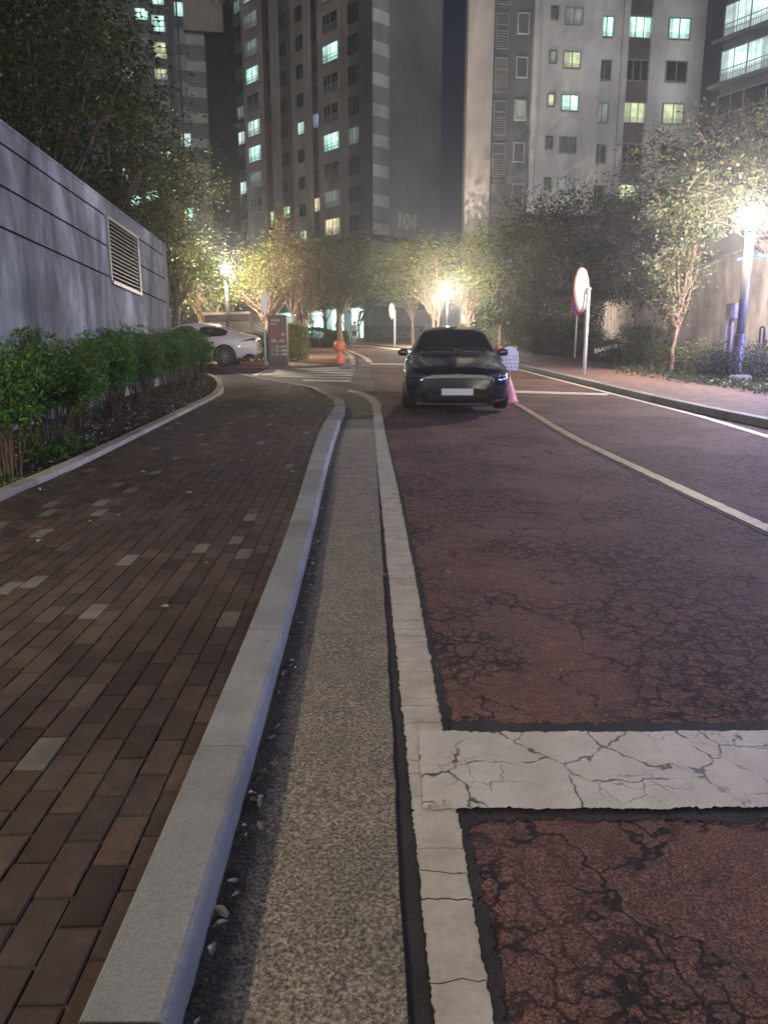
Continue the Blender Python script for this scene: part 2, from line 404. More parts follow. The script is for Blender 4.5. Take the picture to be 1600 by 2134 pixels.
M = dict(
 road=road_material(), border=dark_asphalt("black_joint_asphalt", (.012, .011, .01), (.035, .03, .026)), side=dark_asphalt("grey_asphalt", (.075, .06, .052), (.12, .1, .088)),
 line=paint_material("worn_road_paint", (.50, .455, .375), (.33, .29, .225)), stop=paint_material("cracked_stop_line_paint", (.56, .52, .45), (.43, .39, .32), .014, 3.2),
 yellow=paint_material("faded_yellow_paint", (.40, .29, .12), (.2, .15, .08)), line2=paint_material("distant_line_paint", (.62, .58, .5), (.42, .38, .3)),
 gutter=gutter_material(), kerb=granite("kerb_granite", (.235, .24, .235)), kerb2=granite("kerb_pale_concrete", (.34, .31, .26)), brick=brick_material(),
 joint=simple("mossy_joint_sand", (.03, .03, .019), .95, var=.5, scale=6), island=paver_sheet("island_pavers", (.30, .17, .11), (.22, .125, .085), (.10, .07, .05)),
 rwalk=paver_sheet("right_walk_pavers", (.20, .12, .09), (.15, .09, .07), (.08, .06, .05), .3), soil=simple("planter_soil", (.03, .022, .014), .95, var=.5, scale=9, bmp=.5),
 wall=concrete("stained_wall_concrete", (.2, .215, .215), .85, .8), wall2=concrete("ramp_wall_concrete", (.42, .37, .35), .35), wall3=concrete("vent_house_concrete", (.2, .165, .14), .3),
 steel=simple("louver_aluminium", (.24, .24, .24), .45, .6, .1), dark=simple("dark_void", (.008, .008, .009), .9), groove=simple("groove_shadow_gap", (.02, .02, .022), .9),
 t_brown=concrete("tower_warm_grey_paint", (.27, .235, .205), .35, .12), t_light=concrete("tower_light_grey_paint", (.36, .35, .33), .3, .12), t_dark=concrete("tower_dark_grey_paint", (.085, .09, .095), .25, .12),
 t_red=concrete("tower_brick_red_panel", (.10, .042, .036), .3, .2), t_band=concrete("tower_band_grey", (.42, .46, .45), .2, .15), t_band2=concrete("tower_band_white", (.78, .82, .8), .2, .15), t_side=concrete("tower_side_wall_paint", (.34, .39, .40), .15, .08), t_mid=concrete("tower_slate_paint", (.135, .145, .15), .25, .08),
 r_white=concrete("tower_white_paint", (.62, .62, .61), .3, .15), r_grey=concrete("tower_slate_grey_paint", (.2, .21, .225), .25, .12), r_beige=concrete("tower_beige_paint", (.58, .52, .48), .3, .12), r_red=concrete("spandrel_maroon", (.15, .13, .135), .2, .3),
 frame=simple("window_frame_grey", (.3, .3, .3), .5), frame_d=simple("window_frame_dark", (.06, .06, .06), .5), glass=simple("unlit_window_glass", (.02, .022, .026), .12, spec=.6, var=.3, scale=2), blind=simple("closed_blind", (.2, .2, .195), .7, var=.2, scale=1),
 cool=lit_pane("lit_room_cool", (.55, 1, .86), 1.7), cool2=lit_pane("lit_room_pale", (.75, 1, .95), 1.1), green=lit_pane("lit_room_green", (.62, 1, .52), 1.0), warm=lit_pane("lit_room_warm", (1, .85, .52), 1.0), lime=lit_pane("lit_room_lime", (.85, 1, .55), .75), dim=lit_pane("lit_room_dim", (.45, .6, .5), .28), lblue=lit_pane("lit_room_blue", (.4, .6, 1), .6),
 bark=simple("bark", (.10, .07, .05), .9, var=.4, scale=14, bmp=.6), bark2=simple("pale_bark", (.2, .13, .09), .85, var=.3, scale=14, bmp=.4), stem=simple("shrub_stem", (.13, .09, .06), .85, var=.4, scale=20),
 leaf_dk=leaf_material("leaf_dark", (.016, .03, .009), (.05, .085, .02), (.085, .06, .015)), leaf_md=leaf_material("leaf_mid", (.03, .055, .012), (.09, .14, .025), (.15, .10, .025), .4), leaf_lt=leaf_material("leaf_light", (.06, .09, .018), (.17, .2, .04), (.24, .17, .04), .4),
 leaf_br=leaf_material("leaf_autumn", (.06, .05, .015), (.15, .13, .03), (.2, .09, .03), .4), leaf_sh=leaf_material("leaf_nandina", (.028, .08, .014), (.11, .28, .045), (.15, .21, .06), .3), leaf_rt=leaf_material("leaf_grey_green", (.035, .055, .025), (.09, .11, .05), (.13, .1, .045), .35),
 litter=leaf_material("dead_leaf", (.05, .03, .016), (.16, .10, .06), (.35, .3, .24), .1), leafpale=leaf_material("pale_dead_leaf", (.22, .17, .12), (.5, .45, .38), (.3, .15, .07), .1),
 pole=simple("galvanised_pole", (.42, .42, .4), .5, .3), poleD=simple("dark_bronze_pole", (.07, .065, .075), .45, .3), polew=simple("white_painted_pole", (.66, .64, .6), .5), white=simple("white_sign_face", (.7, .7, .68), .5, var=.05), orange=simple("orange_plastic", (.75, .2, .09), .5, var=.08), pink=simple("faded_red_plastic", (.55, .16, .1), .45, var=.1),
 orangerim=simple("orange_mirror_rim", (.4, .14, .06), .5), backpl=simple("mirror_back_cream", (.36, .34, .3), .5, var=.08), mirror=simple("mirror_face", (.6, .6, .62), .05, 1, 0), red=simple("sign_red", (.5, .02, .03), .5), blue=simple("sign_blue", (.03, .08, .35), .5),
 signbrown=simple("brown_sign_panel", (.17, .105, .085), .5, var=.1), signred=simple("sign_icon_red", (.36, .06, .05), .5), signblue=simple("sign_icon_blue", (.13, .24, .27), .5), signwhite=simple("sign_lettering", (.82, .78, .7), .6, var=.03),
 blackpaint=simple("black_car_paint", (.006, .007, .01), .16, 0, .1, spec=.6, coat=1), whitepaint=simple("white_car_paint", (.62, .56, .52), .3, 0, .03, coat=1), carglass=simple("tinted_car_glass", (.012, .011, .012), .08, 0, .1, spec=.6), barmetal=simple("dark_grille_metal", (.16, .16, .17), .25, 1, 0), chrome=simple("chrome", (.6, .6, .62), .12, 1, 0), rubber=simple("tyre_rubber", (.015, .015, .016), .8), rim=simple("alloy_rim", (.3, .3, .32), .3, .9, .1), blackpl=simple("black_plastic", (.01, .01, .011), .4),
 lens=simple("headlamp_lens", (.05, .055, .065), .06, 0, .2, spec=.8, coat=1), tail=simple("tail_lamp_dark_red", (.12, .006, .005), .1, coat=1), plate=simple("blank_plate", (.6, .6, .58), .5, var=.03),
 skin=simple("skin", (.42, .25, .17), .6), shirt=simple("khaki_shirt", (.30, .28, .19), .8), shorts=simple("dark_shorts", (.02, .02, .025), .8), hair=simple("black_hair", (.01, .009, .008), .6),
 box=simple("utility_box_grey", (.3, .25, .25), .6), pilotis=simple("pilotis_white_wall", (.75, .8, .76), .7, var=.05),
)
# ================================================================ ground, road, pavements
def ground_sheet(name, x0, x1, y0, y1, off, mat, nx=24):
    ys = [c for c in CUTS if y0 < c < y1]; ys = [y0]+ys+[y1]
    mb = MB(); W = nx+1
    mb.v = [(x0+(x1-x0)*i/nx, y, gz_lin(y)+off) for y in ys for i in range(W)]
    mb.f = [[j*W+i, j*W+i+1, (j+1)*W+i+1, (j+1)*W+i] for j in range(len(ys)-1) for i in range(nx)]; mb.m = [0]*len(mb.f)
    return tag(mb.build(name, mat, fix=False), kind="structure")
ground_sheet("ground", -400, 400, -8, 131, -.06, M['soil'])
mbg = MB(); z9 = gz(131)-.06   # the land beyond, out to the horizon
mbg.add([(-1400, 131, z9), (1400, 131, z9), (1400, 1400, z9), (-1400, 1400, z9)], [(0, 1, 2, 3)]); tag(mbg.build("far_ground", M['soil']), kind="structure")
ground_sheet("road", -26, 9.0, -8, 75, 0, M['road'])

def ext(pts, d, end=False):
    """lengthen a 2-D path backwards (or forwards) by d metres"""
    a, b = (pts[-1], pts[-2]) if end else (pts[0], pts[1])
    q = a+(a-b).normalized()*d
    return pts+[q] if end else [q]+pts
P2 = lambda px, py, off=0.: Vector(G(px, py, off)[:2])
# --- left kerb
KP = [(165, 2134, 340, 2134), (222, 2000, 383, 2000), (319, 1770, 452, 1770), (380, 1630, 500, 1630), (437, 1500, 538, 1500), (509, 1337, 588, 1337), (549, 1232, 613, 1232), (590.6, 1123, 637, 1123), (617, 1049, 660, 1049), (645, 957, 682.5, 957), (664, 900, 699, 900),
      (684, 866, 712, 866), (699, 845, 720, 846), (694, 834, 713, 829), (675, 821, 686, 817)]
KP2 = [(649, 810, 655, 806.5), (616, 801.6, 620, 798), (567, 792, 570, 788.5), (522, 785, 525, 781.5), (485, 775, 488, 772), (447, 765, 449, 762)]
kl = [P2(a, b, .12) for a, b, c, d in KP]; kr = [P2(c, d, .12) for a, b, c, d in KP]
def fair(path, y1=9.5, deg=2):
    """even out the near run of a hand-read path: x as a smooth curve of y"""
    near = [p for p in path if p.y < y1]; k = np.polyfit([p.y for p in near], [p.x for p in near], deg)
    return [Vector((float(np.polyval(k, p.y)), p.y)) if p.y < y1 else p for p in path]
kl = fair(kl); kr = fair(kr)
kl = ext(kl, 3.0); kr = ext(kr, 3.0)
klow = [P2(a, b, .03) for a, b, c, d in KP2]; krow = [P2(c, d, .03) for a, b, c, d in KP2]
def kerb(name, A, B, mat, hs, stone=1.0, lip=.012, gap=.007, depth=.1):
    """a run of kerb stones between path A (pavement side) and path B (road side), hs = height along it"""
    mb = MB(); n = len(A)
    Ls = [0]
    for i in range(n-1): Ls.append(Ls[-1]+((A[i+1]-A[i]).length+(B[i+1]-B[i]).length)/2)
    def at(s):
        j = 0
        while j < n-2 and Ls[j+1] < s: j += 1
        t = (s-Ls[j])/max(1e-6, Ls[j+1]-Ls[j]); h = hs[j]*(1-t)+hs[j+1]*t if isinstance(hs, list) else hs
        return A[j].lerp(A[j+1], t), B[j].lerp(B[j+1], t), h
    s = 0; rnd = random.Random(5)
    while s < Ls[-1]-.05:
        e = min(Ls[-1], s+stone); m = max(1, int(math.ceil((e-s)/.25)))
        dz = rnd.uniform(-.003, .003); secs = []
        for k in range(m+1):
            a, b, h = at(s+gap/2+(e-s-gap)*k/m); c = (b-a); w_ = c.length; c.normalize()
            g0 = gz_lin(a.y)
            pr = [(0, -depth), (0, h-lip*.4), (lip*.4, h), (w_-lip*1.4, h), (w_-lip*.4, h-lip*.45), (w_, h-lip*1.4), (w_+.006, -depth)]
            secs.append([(a.x+c.x*q, a.y+c.y*q, g0+z+dz) for q, z in pr])
        b0 = len(mb.v); q = len(secs[0])
        for sc_ in secs: mb.v += sc_
        for k in range(m):
            for i in range(q-1): mb.f.append([b0+k*q+i, b0+k*q+i+1, b0+(k+1)*q+i+1, b0+(k+1)*q+i]); mb.m.append(0)
        mb.f.append([b0+i for i in range(q)]); mb.m.append(0); mb.f.append([b0+m*q+i for i in range(q)][::-1]); mb.m.append(0)
        s = e
    return tag(mb.build(name, mat), kind="structure")
kerb("left_kerb", kl, kr, M['kerb'], .12, 1.0)
kerb("corner_kerb", [kl[-1]]+klow, [kr[-1]]+krow, M['kerb2'], [.12, .06]+[.03]*(len(klow)-1), .8)
# --- planter kerb
pk = [P2(x, y, .12) for x, y in ((0, 1042), (153, 976.6), (306, 900), (417, 844.5), (450, 828), (465, 813), (466.5, 801), (456, 789), (441, 781.5))]
pk = [Vector((pk[0].x-.02, -2.5))]+smooth_path(pk, 2)+[Vector((-8.0, 23.2))]
def offset_path(p, d):
    out = []
    for i in range(len(p)):
        t = (p[min(i+1, len(p)-1)]-p[max(i-1, 0)]).normalized(); out.append(p[i]+Vector((-t.y, t.x))*d)
    return out
pkin = offset_path(pk, .15)
kerb("planter_kerb", pkin, pk, M['kerb2'], .16, 1.0)
# --- pavement bricks
kA = [a.lerp(b, .3) for a, b in zip(kl, kr)]+klow
poly = [(p.x, p.y) for p in kA]+[(p.x, p.y) for p in pk[::-1] if p.y < 22.9]
tag(sheet("sidewalk_bed", poly, lambda c: .1055 if c.y < 14.5 else max(.012, .1055-(c.y-14.5)*.035), M['joint']), kind="structure")
def inside(x, y, pl):
    r = False; j = len(pl)-1
    for i in range(len(pl)):
        xi, yi = pl[i]; xj, yj = pl[j]
        if (yi > y) != (yj > y) and x < (xj-xi)*(y-yi)/(yj-yi)+xi: r = not r
        j = i
    return r
def bricks():
    rnd = random.Random(3); ang = math.radians(1.9); ca, sa = math.cos(ang), math.sin(ang)
    mb = MB(); O = Vector((-.6, 0))
    for r in range(-80, 12):
        o = rnd.uniform(-.02, .03)+(.1 if r % 2 else 0)
        rw = rnd.uniform(-.0015, .0015)
        for k in range(-6, 140):
            u = r*.1005+.05+rw; v = k*.2015+o
            x, y = O.x+u*ca-v*sa, O.y+u*sa+v*ca
            if not inside(x, y, poly): continue
            bz = .1125 if y < 14.5 else max(.026, .1125-(y-14.5)*.035)
            z = gz(y)+bz+rnd.gauss(0, .0013); ta, tb = rnd.gauss(0, .006), rnd.gauss(0, .006)
            hw, hl = .0488+rnd.uniform(-.0014, .0006), .0972+rnd.uniform(-.0025, .0006); rr = rnd.gauss(0, .009)
            b = len(mb.v); sl_ = (gz(y+.1)-gz(y-.1))/.2
            for ins, dz in ((0, -.016), (.0005, -.0045), (.0045, 0)):
                for a, c in ((-1, -1), (1, -1), (1, 1), (-1, 1)):
                    lx, ly = a*(hw-ins), c*(hl-ins); lx, ly = lx-rr*ly, ly+rr*lx
                    mb.v.append((x+lx*ca-ly*sa, y+lx*sa+ly*ca, z+dz+lx*ta+ly*(tb+sl_)))
            for q in (0, 4):
                for i in range(4): mb.f.append([b+q+i, b+q+(i+1) % 4, b+q+4+(i+1) % 4, b+q+4+i]); mb.m.append(0)
            mb.f.append([b+8, b+9, b+10, b+11]); mb.m.append(0)
    return tag(mb.build("sidewalk", M['brick'], fix=False), kind="structure")
bricks()
# --- gutter slabs (grid with a rim attribute that says how near the kerb foot a point lies)
def xat(path, Y):
    for a, b in zip(path[:-1], path[1:]):
        if min(a.y, b.y) <= Y <= max(a.y, b.y) and abs(a.y-b.y) > 1e-6: return a.x+(b.x-a.x)*(Y-a.y)/(b.y-a.y)
    return path[-1].x if Y > path[-1].y else path[0].x
gr = ext(fair([P2(x, y) for x, y in ((845, 2134), (836, 1850), (821, 1600), (815, 1520), (809, 1390), (801, 1250), (790, 1060), (781, 900), (775, 862))]), 3.0)
YE = 12.3
def gutter():
    me_v, me_f, rim = [], [], []
    js = [-1.5, 1.12, 3.35, 5.6, 7.8, 10.0, YE]; W = 14; rnd = random.Random(9)
    for s, e in zip(js[:-1], js[1:]):
        n = int((e-s)/.12); b = len(me_v); ys = [s+.004]+[s+(e-s)*k/n for k in range(1, n)]+[e-.004]
        def row(y, z):
            a, c = xat(kr, y)+.004, xat(gr, y)
            for i in range(W+1):
                t = i/W; x = a+(c-a)*t+(rnd.uniform(-.004, .004) if i == W else 0)
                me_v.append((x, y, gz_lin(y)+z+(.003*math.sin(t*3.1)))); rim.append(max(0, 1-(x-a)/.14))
        row(ys[0], -.02)
        for y in ys: row(y, .014)
        row(ys[-1], -.02)
        for j in range(len(ys)+1):
            for i in range(W): me_f.append([b+j*(W+1)+i, b+j*(W+1)+i+1, b+(j+1)*(W+1)+i+1, b+(j+1)*(W+1)+i])
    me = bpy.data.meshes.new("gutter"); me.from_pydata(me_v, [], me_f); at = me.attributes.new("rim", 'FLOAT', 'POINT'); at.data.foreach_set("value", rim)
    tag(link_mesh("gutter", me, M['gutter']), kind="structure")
gutter()
# --- jagged painted lines
def jag(path_l, path_r, name, mat, off, seg=(.07, .26), wob=.006, step=.022, crack=True, rnd=None, ymax=9):
    rnd = rnd or random.Random(21); n = 400
    A, LA = at_frac(path_l, n); B, LB = at_frac(path_r, n)
    def at(s):
        f = min(.99999, s/LA)*n; i = int(f); t = f-i; return A[i].lerp(A[i+1], t), B[i].lerp(B[i+1], t)
    bm = bmesh.new(); s = 0
    def brk(s0):   # a ragged crack across the line
        a, b = at(s0); t = (at(min(LA, s0+.01))[0]-a).normalized(); k = 7; out = []; w_ = 0
        for i in range(k+1):
            w_ += rnd.uniform(-.006, .006); out.append(a.lerp(b, i/k)+t*w_)
        return out, t
    cur, t0 = brk(0)
    while s < LA-.02:
        y = at(s)[0].y; far = y > ymax
        e = min(LA-.001, s+(rnd.uniform(*seg) if not far else 1.2)); nxt, t1 = brk(e); g = rnd.choice([.0006, .001, .0022]) if crack and not far else 0
        stp = step if y < 5 else (.05 if not far else .3); m = max(1, int((e-s)/stp))
        left, right = [], []; da = db = 0
        for i in range(1, m):
            a, b = at(s+(e-s)*i/m); c = (b-a).normalized()
            da = da*.75+rnd.uniform(-wob, wob)*.6; db = db*.75+rnd.uniform(-wob, wob)*.6; nt_ = rnd.random()
            left.append(a+c*(da+rnd.uniform(-wob, wob)*.6+(wob*1.6 if nt_ < .05 else 0))); right.append(b+c*(db+rnd.uniform(-wob, wob)*.6-(wob*1.6 if nt_ > .95 else 0)))
        r = [p+t0*g for p in cur]+right+[p-t1*g for p in nxt[::-1]]+left[::-1]
        try: bm.faces.new([bm.verts.new((p.x, p.y, 0)) for p in r])
        except Exception: pass
        s, cur, t0 = e, nxt, t1
    bmesh.ops.recalc_face_normals(bm, faces=bm.faces)
    bmesh.ops.triangulate(bm, faces=bm.faces[:])
    lo, hi = min(v.co.y for v in bm.verts), max(v.co.y for v in bm.verts)
    for c in CUTS:
        if lo < c < hi: bmesh.ops.bisect_plane(bm, geom=bm.verts[:]+bm.edges[:]+bm.faces[:], plane_co=(0, c, 0), plane_no=(0, 1, 0))
    for f in bm.faces:
        if f.normal.z < 0: f.normal_flip()
    for v in bm.verts: v.co.z = gz_lin(v.co.y)+off
    me = bpy.data.meshes.new(name); bm.to_mesh(me); bm.free()
    return tag(link_mesh(name, me, mat), kind="structure")
WL = [(893, 2134), (885, 1910), (870, 1745), (859, 1690), (843, 1520), (824, 1356), (808.5, 1187), (790, 1019), (782, 930), (777, 860), (774, 842), (762.5, 831), (743, 821), (723.5, 816)]
WR = [(1025, 2134), (992, 1910), (965, 1745), (952, 1690), (919, 1520), (891, 1356), (863, 1187), (829, 1019), (808, 930), (795, 860), (793, 842), (782, 829), (762.5, 819.5), (743, 814), (727, 813)]
wl = ext(fair([P2(x, y) for x, y in WL]), 2.5); wr = ext(fair([P2(x, y) for x, y in WR]), 2.5)
def ycut(path, y0, y1):
    ys = [y0+(y1-y0)*i/160 for i in range(161)]; return [Vector((xat(path, y), y)) for y in ys]
YC = 12.6
def ytail(path): return [Vector((xat(path, YC), YC))]+[p for p in path if p.y > YC]
jag(ycut(wl, -1.5, YC), ycut(wr, -1.5, YC), "edge_line", M['line'], .0065, wob=.0038, step=.009)
jag(ytail(wl), ytail(wr), "edge_line_curve", M['line'], .0065)
bl = [Vector((xat(gr, p.y)-.02 if p.y < YE else p.x-.12, p.y)) for p in wl]
br = [p+Vector((.035, 0)) for p in wr]; br[-1] = wr[-1]; br[-2] = wr[-2]
jag(ycut(bl, -1.5, YC), ycut(br, -1.5, YC), "edge_joint", M['border'], .0035, crack=False, wob=.013, step=.013)
# corner gutter beyond the slabs
gc = [Vector((xat(kr, YE), YE))]+[p for p in kr if p.y > YE]+[krow[0]]+[P2(723.5, 816), P2(743, 821), P2(762.5, 831), P2(774, 842)]+[Vector((xat(gr, YE), YE))]
tag(sheet("corner_gutter", [tuple(p) for p in gc], .007, M['side']), kind="structure")
# stop line and its black joints
def quad_strip(px, off=0.): return [P2(x, y, off) for x, y in px]
jag(quad_strip([(884, 1690), (1200, 1691), (1600, 1687), (2400, 1680)]), quad_strip([(870, 1528), (1200, 1529), (1600, 1527), (2400, 1525)]), "stop_line", M['stop'], .009, seg=(3, 4), wob=.006, step=.011, crack=False)
jag(quad_strip([(948, 1716), (1200, 1713), (1600, 1711), (2400, 1700)]), quad_strip([(915, 1502), (1200, 1506), (1600, 1504), (2400, 1502)]), "stop_line_joint", M['border'], .0028, seg=(3, 4), wob=.014, step=.013, crack=False)
# yellow centre line
yc = [P2(x, y) for x, y in ((1600, 1103), (1476, 1046), (1319, 972.5), (1184, 908.5), (1088, 848), (1071, 839.5))]
yc = ext(yc, 6.0); yc = smooth_path(yc, 1); yc = ext(yc, 9, True)
jag(offset_path(yc, .065), offset_path(yc, -.065), "yellow_line", M['yellow'], .008, seg=(.3, .9), wob=.006, step=.04)
jag(offset_path(yc, .12), offset_path(yc, -.12), "yellow_line_joint", M['border'], .004, seg=(2, 3), wob=.01, step=.04, crack=False)
# right edge line
rw = [P2(x, y) for x, y in ((1600, 911), (1462, 869), (1274, 821), (1071, 768))]; rw = ext(ext(rw, 9.0), 7, True)
jag(offset_path(rw, .07), offset_path(rw, -.07), "right_edge_line", M['line2'], .008, seg=(.5, 1.5), wob=.005, step=.06, ymax=16)
# far markings
lq = lambda *p: [tuple(P2(x, y)) for x, y in p]
tag(sheet("cross_line", lq((1050, 814), (1272, 821), (1262, 825), (1050, 819)), .012, M['line2']), kind="structure")
tag(sheet("far_cross_line", lq((771, 757.5), (840, 758.5), (840, 761), (771, 760)), .012, M['line2']), kind="structure")
tag(sheet("far_edge_line", lq((716, 718.5), (770, 720.5), (836, 727.5), (880, 736), (880, 739), (836, 730), (770, 722.3), (716, 720)), .012, M['line2']), kind="structure")
# side street
side = lq((782, 815), (776, 790), (771, 775), (769, 758.5), (742, 760), (723, 765.5), (640, 767), (540, 768))+[(-26, 28.8), (-26, 20.5), (-8, 20.5)]+[tuple(p) for p in (klow[::-1])]+lq((700, 811), (723.5, 814), (743, 817))
tag(sheet("side_street", side, .0055, M['side']), kind="structure")
zx = lambda a, b: (420+a/4.444, 620+b/4.444)
stripes = [((700, 655), (1430, 647), (1425, 659), (672, 667)), ((655, 673), (1422, 669), (1418, 681), (625, 687)), ((610, 690), (1410, 693), (1405, 706), (578, 707)),
           ((572, 708), (1400, 718), (1396, 733), (548, 722)), ((745, 726), (1392, 745), (1390, 758), (650, 735)), ((950, 762), (1388, 770), (1384, 784), (930, 777)), ((640, 660), (680, 660), (505, 727), (465, 721))]
tag(sheet("crosswalk_stripes", [[tuple(P2(*zx(*c))) for c in s] for s in stripes], .011, M['line2']), kind="structure")
# island pavement
isl = lq((545, 768), (640, 768), (723, 763), (740, 754.5), (738, 745), (723.5, 734), (697, 729), (640, 731))+[(-9, 46), (-14, 38), (-14, 28.4)]
tag(sheet("island_pavement", isl, .1, M['island'], side=.12), kind="structure")
ic = [P2(x, y, .1) for x, y in ((697, 728), (712, 730), (723.5, 734), (731, 738.5), (737, 745), (740, 751), (739, 756), (733, 760), (720, 763))]
kerb("island_kerb", offset_path(ic, -.22)[::1], ic, M['kerb2'], .125, 1.0, lip=.02)
il = [P2(x, y) for x, y in ((705, 727.5), (730, 732), (753, 741.5), (764, 748), (771, 755.5))]
jag(offset_path(il, .12), offset_path(il, -.12), "island_edge_line", M['line2'], .009, ymax=-9, crack=False)
ih = [P2(x, y, .1) for x, y in ((633, 732), (615, 741), (618, 753))]
kerb("island_bed_kerb", ih, offset_path(ih, -.3), M['kerb2'], .17, 1.0)
# right kerb, pavement
rk = [P2(x, y, .12) for x, y in ((1600, 876), (1419, 839.5), (1274, 806), (1165, 780), (1071, 757.5))]
rk = ext(rk, 12.0)+[P2(x, y, .12) for x, y in ((1010, 744), (930, 732.5), (843, 724), (780, 718.5), (720, 714.5), (660, 713))]
rk = smooth_path(rk, 1)
rkb = offset_path(rk, -.2)
kerb("right_kerb", rkb, rk, M['kerb'], .13, 1.0)
rb = [P2(x, y, .12) for x, y in ((1600, 818), (1455, 800), (1346, 777), (1223, 764), (1067, 744.5), (985, 731), (900, 722.5), (800, 713.5), (700, 709.5))]
rb = ext(rb, 17)
tag(sheet("right_sidewalk", [tuple(p) for p in rkb[:-1]]+[tuple(p) for p in rb[::-1]], .12, M['rwalk']), kind="structure")
tag(sheet("right_verge", [tuple(p) for p in rb]+[(-30, rb[-1].y+1), (-30, 84), (60, 84), (60, -3)], .128, M['soil']), kind="structure")
# planter soil
ps = [tuple(p) for p in pkin]+[(-9, 23.2), (-9, -2.5)]
tag(sheet("planter_soil", ps, .1, M['soil']), kind="structure")
# drain cover set in the far gutter
dc = MB(); c = P2(750, 870)
for i in range(7): dc.box((c.x-.18+i*.06, c.y, gz(c.y)+.02), (.028, .42, .012))
dc.box((c.x, c.y-.22, gz(c.y)+.02), (.46, .03, .014)); dc.box((c.x, c.y+.22, gz(c.y)+.02), (.46, .03, .014))
tag(dc.build("drain_grate", M['blackpl']), "dark steel drain grate lying in the concrete gutter beside the pavement corner", "drain")
# ================================================================ towers, walls and other built things
WIN_CACHE = {}
def window_meshes(w, h, kind, frame, pane):
    key = (round(w, 2), round(h, 2), kind, frame.name, pane.name)
    if key in WIN_CACHE: return WIN_CACHE[key]
    f = MB(); t = .07; d = .10
    f.box((0, -d/2, h/2-t/2), (w, d, t)); f.box((0, -d/2, -h/2+t/2), (w, d, t))
    for s in (-1, 1): f.box((s*(w/2-t/2), -d/2, 0), (t, d, h-2*t))
    if kind in ('two', 'balcony'): f.box((0, -d*.4, 0), (.07, d*.8, h-2*t))
    if kind == 'three':
        for x in (-w/6, w/6): f.box((x, -d*.4, 0), (.06, d*.8, h-2*t))
    if kind == 'balcony':
        f.box((-w/4, -d*.35, 0), (.04, d*.6, h-2*t)); f.box((0, -d-.03, -h*.12), (w-.02, .04, .05)); f.box((0, -d-.03, -h*.3), (w-.02, .03, .03))
        n = int(w/.16)
        for i in range(1, n): f.box((-w/2+w*i/n, -d-.03, -h*.31), (.018, .018, h*.36))
    if kind == 'tall':
        f.box((0, -d*.4, h*.18), (w-2*t, d*.8, .06)); n = 7
        for i in range(n): f.box((0, -d*.5, -h*.42+h*.5*i/n), (w-2*t, .05, .05))
    p = MB(); p.add([(-w/2+t, -.02, -h/2+t), (w/2-t, -.02, -h/2+t), (w/2-t, -.02, h/2-t), (-w/2+t, -.02, h/2-t)], [(0, 1, 2, 3)])
    fm, pm = f.mesh("window"), p.mesh("pane"); fm.materials.append(frame); pm.materials.append(pane)
    WIN_CACHE[key] = (fm, pm); return fm, pm
def add_window(parent, O, D, u, z, w, h, kind='two', frame=None, pane=None, out=.01):
    """D runs to the viewer's right along the wall; the wall faces the viewer"""
    nx, ny = D[1], -D[0]
    fm, pm = window_meshes(w, h, kind, frame or M['frame'], pane or M['glass'])
    o = bpy.data.objects.new("window", fm); COL.objects.link(o); o.parent = parent
    o.location = (O[0]+D[0]*u+nx*out-parent.location.x, O[1]+D[1]*u+ny*out-parent.location.y, z-parent.location.z); o.rotation_euler = (0, 0, math.atan2(D[1], D[0]))
    q = bpy.data.objects.new("pane", pm); COL.objects.link(q); q.parent = o
    return o
def wall_box(mb, O, D, u0, u1, z0, z1, out, depth=.6):
    """a slab standing proud of the wall plane by `out`, reaching `depth` behind its own face"""
    nx, ny = D[1], -D[0]
    a = [(O[0]+D[0]*u+nx*q, O[1]+D[1]*u+ny*q) for u, q in ((u0, out), (u1, out), (u1, out-depth), (u0, out-depth))]
    mb.prism(a, z0, z1)
def rel(mb, P):
    mb.v = [(x-P[0], y-P[1], z-P[2]) for x, y, z in mb.v]; return mb
def U(px, py, O, D): return plane_hit(px, py, O, D)[0]

# ---- tower 104 ------------------------------------------------------------------------------------
O1 = tuple(atY(772, 485, 78)[:2]); aL = math.radians(-45); DL = (math.cos(aL), math.sin(aL))     # left face: from its far left end to the corner (u<=0)
DR = (math.cos(math.radians(41)), math.sin(math.radians(41)))
t104 = empty("apartment_tower", (O1[0], O1[1], gz(78)), 0, "tall grey apartment tower marked 104 low on its slate side wall", "apartment tower", "apartment towers behind the trees")
TP = t104.location
ZT = 52; zl = plane_hit(772, 488, O1, DR)[1]; uE = U(500, 300, O1, DL)-.6; uR = U(917, 300, O1, DR)
zlow = atY(700, 640, 80).z
nL = (DL[1], -DL[0]); nR = (DR[1], -DR[0])
mb = MB(); back = (-DL[0]*0, 0)
def pt(D, u, out=0):
    return (O1[0]+D[0]*u+D[1]*out, O1[1]+D[1]*u-D[0]*out)
A = pt(DL, uE); B = O1; Cc = pt(DR, uR); Dd = (A[0]+Cc[0]-B[0], A[1]+Cc[1]-B[1])
ins = .12
core = [(pt(DL, uE)[0]+.1, pt(DL, uE)[1]+.2), (B[0]+.0, B[1]+.35), (Cc[0]-.1, Cc[1]+.2), Dd]
mb.prism(core, zlow, ZT); rel(mb, TP).build("wall", M['t_mid'], t104)
def col(O, D, px0, px1, py, out, z0, z1, m, name="wall_panel", P=None, par=None, dep=.6):
    u0, u1 = U(px0, py, O, D), U(px1, py, O, D); q = MB(); wall_box(q, O, D, u0, u1, z0, z1, out, dep); rel(q, P or TP).build(name, m, par or t104); return u0, u1
YR = 297
